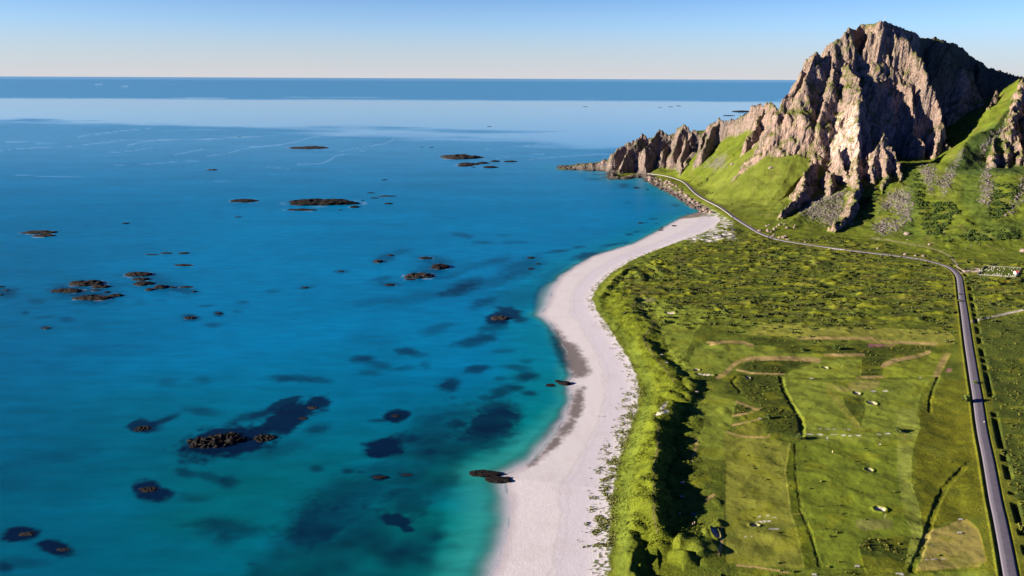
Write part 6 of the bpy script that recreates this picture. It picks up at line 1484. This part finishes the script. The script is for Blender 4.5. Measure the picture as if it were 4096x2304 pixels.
def flag(px, py, lab):
    q_ = surf([(px, py)])[0]; root = empty('golf_flag', q_); tag(root, lab, 'flag', 'flags on the greens')
    mb = MB(); mb.tube([(0, 0, -.1), (0, 0, 2.1)], .025); mb.build('pole', WHITE, root)
    mb = MB(); V = []
    for k in range(5):
        for z_ in (1.7, 2.08): V.append((.03 + k * .12, .05 * math.sin(k * 1.3), z_ - .02 * k))
    mb.poly(V + [(x, y + .012, z) for x, y, z in V], [(2 * k, 2 * k + 2, 2 * k + 3, 2 * k + 1) for k in range(4)] + [(10 + 2 * k + 1, 10 + 2 * k + 3, 10 + 2 * k + 2, 10 + 2 * k) for k in range(4)]); mb.build('cloth', FLAGY, root)
flag(*Z5(1372, 953), 'yellow flag on the flat green below the white bunker')
flag(*Z4(995, 686), 'small flag on the oval green right of the white bunker')

# ------------------------------------------------------------------ people
SKIN = plain_mat('skin', (0.45, 0.28, 0.2), 0.6, 0.05); HAIRD = plain_mat('dark_hair', (0.04, 0.03, 0.02), 0.8, 0.2)
def cloth(name, c): return plain_mat(name, c, 0.85, 0.1)
CL = {'dark': cloth('dark_cloth', (0.03, 0.032, 0.045)), 'white': cloth('white_cloth', (0.75, 0.74, 0.72)), 'red': cloth('red_cloth', (0.7, 0.13, 0.06)), 'yellow': cloth('yellow_cloth', (0.8, 0.68, 0.3)), 'tan': cloth('tan_cloth', (0.4, 0.33, 0.25)), 'blue': cloth('navy_trousers_cloth', (0.04, 0.06, 0.12)), 'grey': cloth('grey_cloth', (0.2, 0.2, 0.2))}
def skin_obj(name, nodes, mat, parent, levels=1):
    """nodes: (x, y, z, radius, parent index)"""
    bm = bmesh.new(); lay = bm.verts.layers.skin.verify(); vs = []
    for x, y, z, r_, pa in nodes:
        v = bm.verts.new((x, y, z)); v[lay].radius = (r_, r_); vs.append(v)
        if pa is None: v[lay].use_root = True
        else: bm.edges.new((vs[pa], v))
    me = bpy.data.meshes.new(name); bm.to_mesh(me); bm.free(); me.materials.append(mat)
    o = link(name, me, parent); md = o.modifiers.new('skin', 'SKIN'); md.use_smooth_shade = True
    sb = o.modifiers.new('smooth', 'SUBSURF'); sb.levels = sb.render_levels = levels
    return o
def person(px, py, rz, top, legs, stride, lab, hair=HAIRD, h=1.75):
    q_ = surf([(px, py)])[0]; k = h / 1.75
    root = empty('person', q_, rz); root.scale = (k, k, k); tag(root, lab, 'person')
    st = stride
    N_ = [(0, 0, .95, .125, None), (0, .01, 1.12, .12, 0), (0, .01, 1.3, .135, 1), (0, .0, 1.42, .1, 2), (0, .01, 1.5, .055, 3), (0, .02, 1.58, .075, 4), (0, .025, 1.66, .09, 5), (0, .02, 1.72, .07, 6), (0, .115, 1.62, .018, 5)]
    legs_i, arms_i = [], []
    for sgn in (-1, 1):
        f = sgn * st; b = len(N_)
        N_.extend([(sgn * .09, 0, .88, .09, 0), (sgn * .1, f * .5, .5, .062, b), (sgn * .1, f - .02 - abs(st) * .1, .09, .04, b + 1), (sgn * .105, f + .13, .04, .036, b + 2)])
        legs_i.append(b)
        c = len(N_); g = -sgn * st * .8
        N_.extend([(sgn * .19, 0, 1.4, .06, 3), (sgn * .25, g * .4, 1.12, .045, c), (sgn * .25, g * .8 + .08, .88, .03, c + 1), (sgn * .25, g * .9 + .11, .8, .034, c + 2)])
        for fi, (ox, ln2) in enumerate(((-.03, .07), (-.01, .085), (.01, .08), (.03, .065))):
            N_.append((sgn * .25, g * .9 + .12 + ox, .80 - ln2 * .6, .009, c + 3)); N_.append((sgn * .24, g * .9 + .125 + ox, .80 - ln2 * 1.1, .008, len(N_) - 1))
        N_.append((sgn * .22, g * .9 + .15, .80, .010, c + 3))
        arms_i.append(c)
    skin_obj('body', N_, SKIN, root)
    J = [(0, 0, .95, .135, None), (0, .01, 1.12, .135, 0), (0, .01, 1.3, .15, 1), (0, 0, 1.43, .11, 2)]
    for c in arms_i:
        b = len(J); J.extend([(*N_[c][:3], .072, 3), (*N_[c + 1][:3], .056, b), (*[a_ * .85 + b2 * .15 for a_, b2 in zip(N_[c + 2][:3], N_[c + 1][:3])], .043, b + 1)])
    skin_obj('jacket', J, CL[top], root)
    T = [(0, 0, .97, .135, None)]
    for b0 in legs_i:
        b = len(T); T.extend([(*N_[b0][:3], .1, 0), (*N_[b0 + 1][:3], .074, b), (*N_[b0 + 2][:3], .056, b + 1)])
    skin_obj('trousers', T, CL[legs], root)
    skin_obj('hair', [(0, -.02, 1.66, .085, None), (0, -.005, 1.735, .08, 0)], hair, root)
R3300 = zm(3300, 1700, 6.44)
person(*Z8(570, 1012), 1.2, 'dark', 'dark', .22, 'person in dark clothes walking on the far curve of the beach, left of two')
person(*Z8(588, 1014), 1.2, 'grey', 'dark', .2, 'person in grey walking on the far curve of the beach, right of two')
person(2395, 1669, 1.4, 'dark', 'dark', .34, 'person in dark clothes striding alone across the near pale beach')
person(*R3300(2045, 312), .5, 'red', 'dark', .1, 'person in a red jacket standing on the mown fairway with a long shadow')
person(*R3300(1390, 545), .3, 'dark', 'blue', .12, 'person in a dark jacket beside one in white on the golf course')
person(*R3300(1412, 548), -.4, 'white', 'dark', .1, 'person in a white top beside one in a dark jacket on the golf course')
person(*R3300(190, 728), 2.0, 'yellow', 'tan', .1, 'person in pale yellow standing on the bright green mown field')
person(*RG(232, 490), .8, 'white', 'grey', .12, 'person in white on the sunlit rise left of the small sandy bunker')
person(*RG(550, 742), .2, 'tan', 'tan', .1, 'person in tan on the round green by the blue shaded bunker, left of two')
person(*RG(590, 708), -.5, 'grey', 'tan', .1, 'person in grey on the round green by the blue shaded bunker, right of two')
person(*zm(3840, 1620, 6.04)(578, 448), 0.1, 'white', 'tan', .3, 'person in a white top walking on the right edge of the straight road')
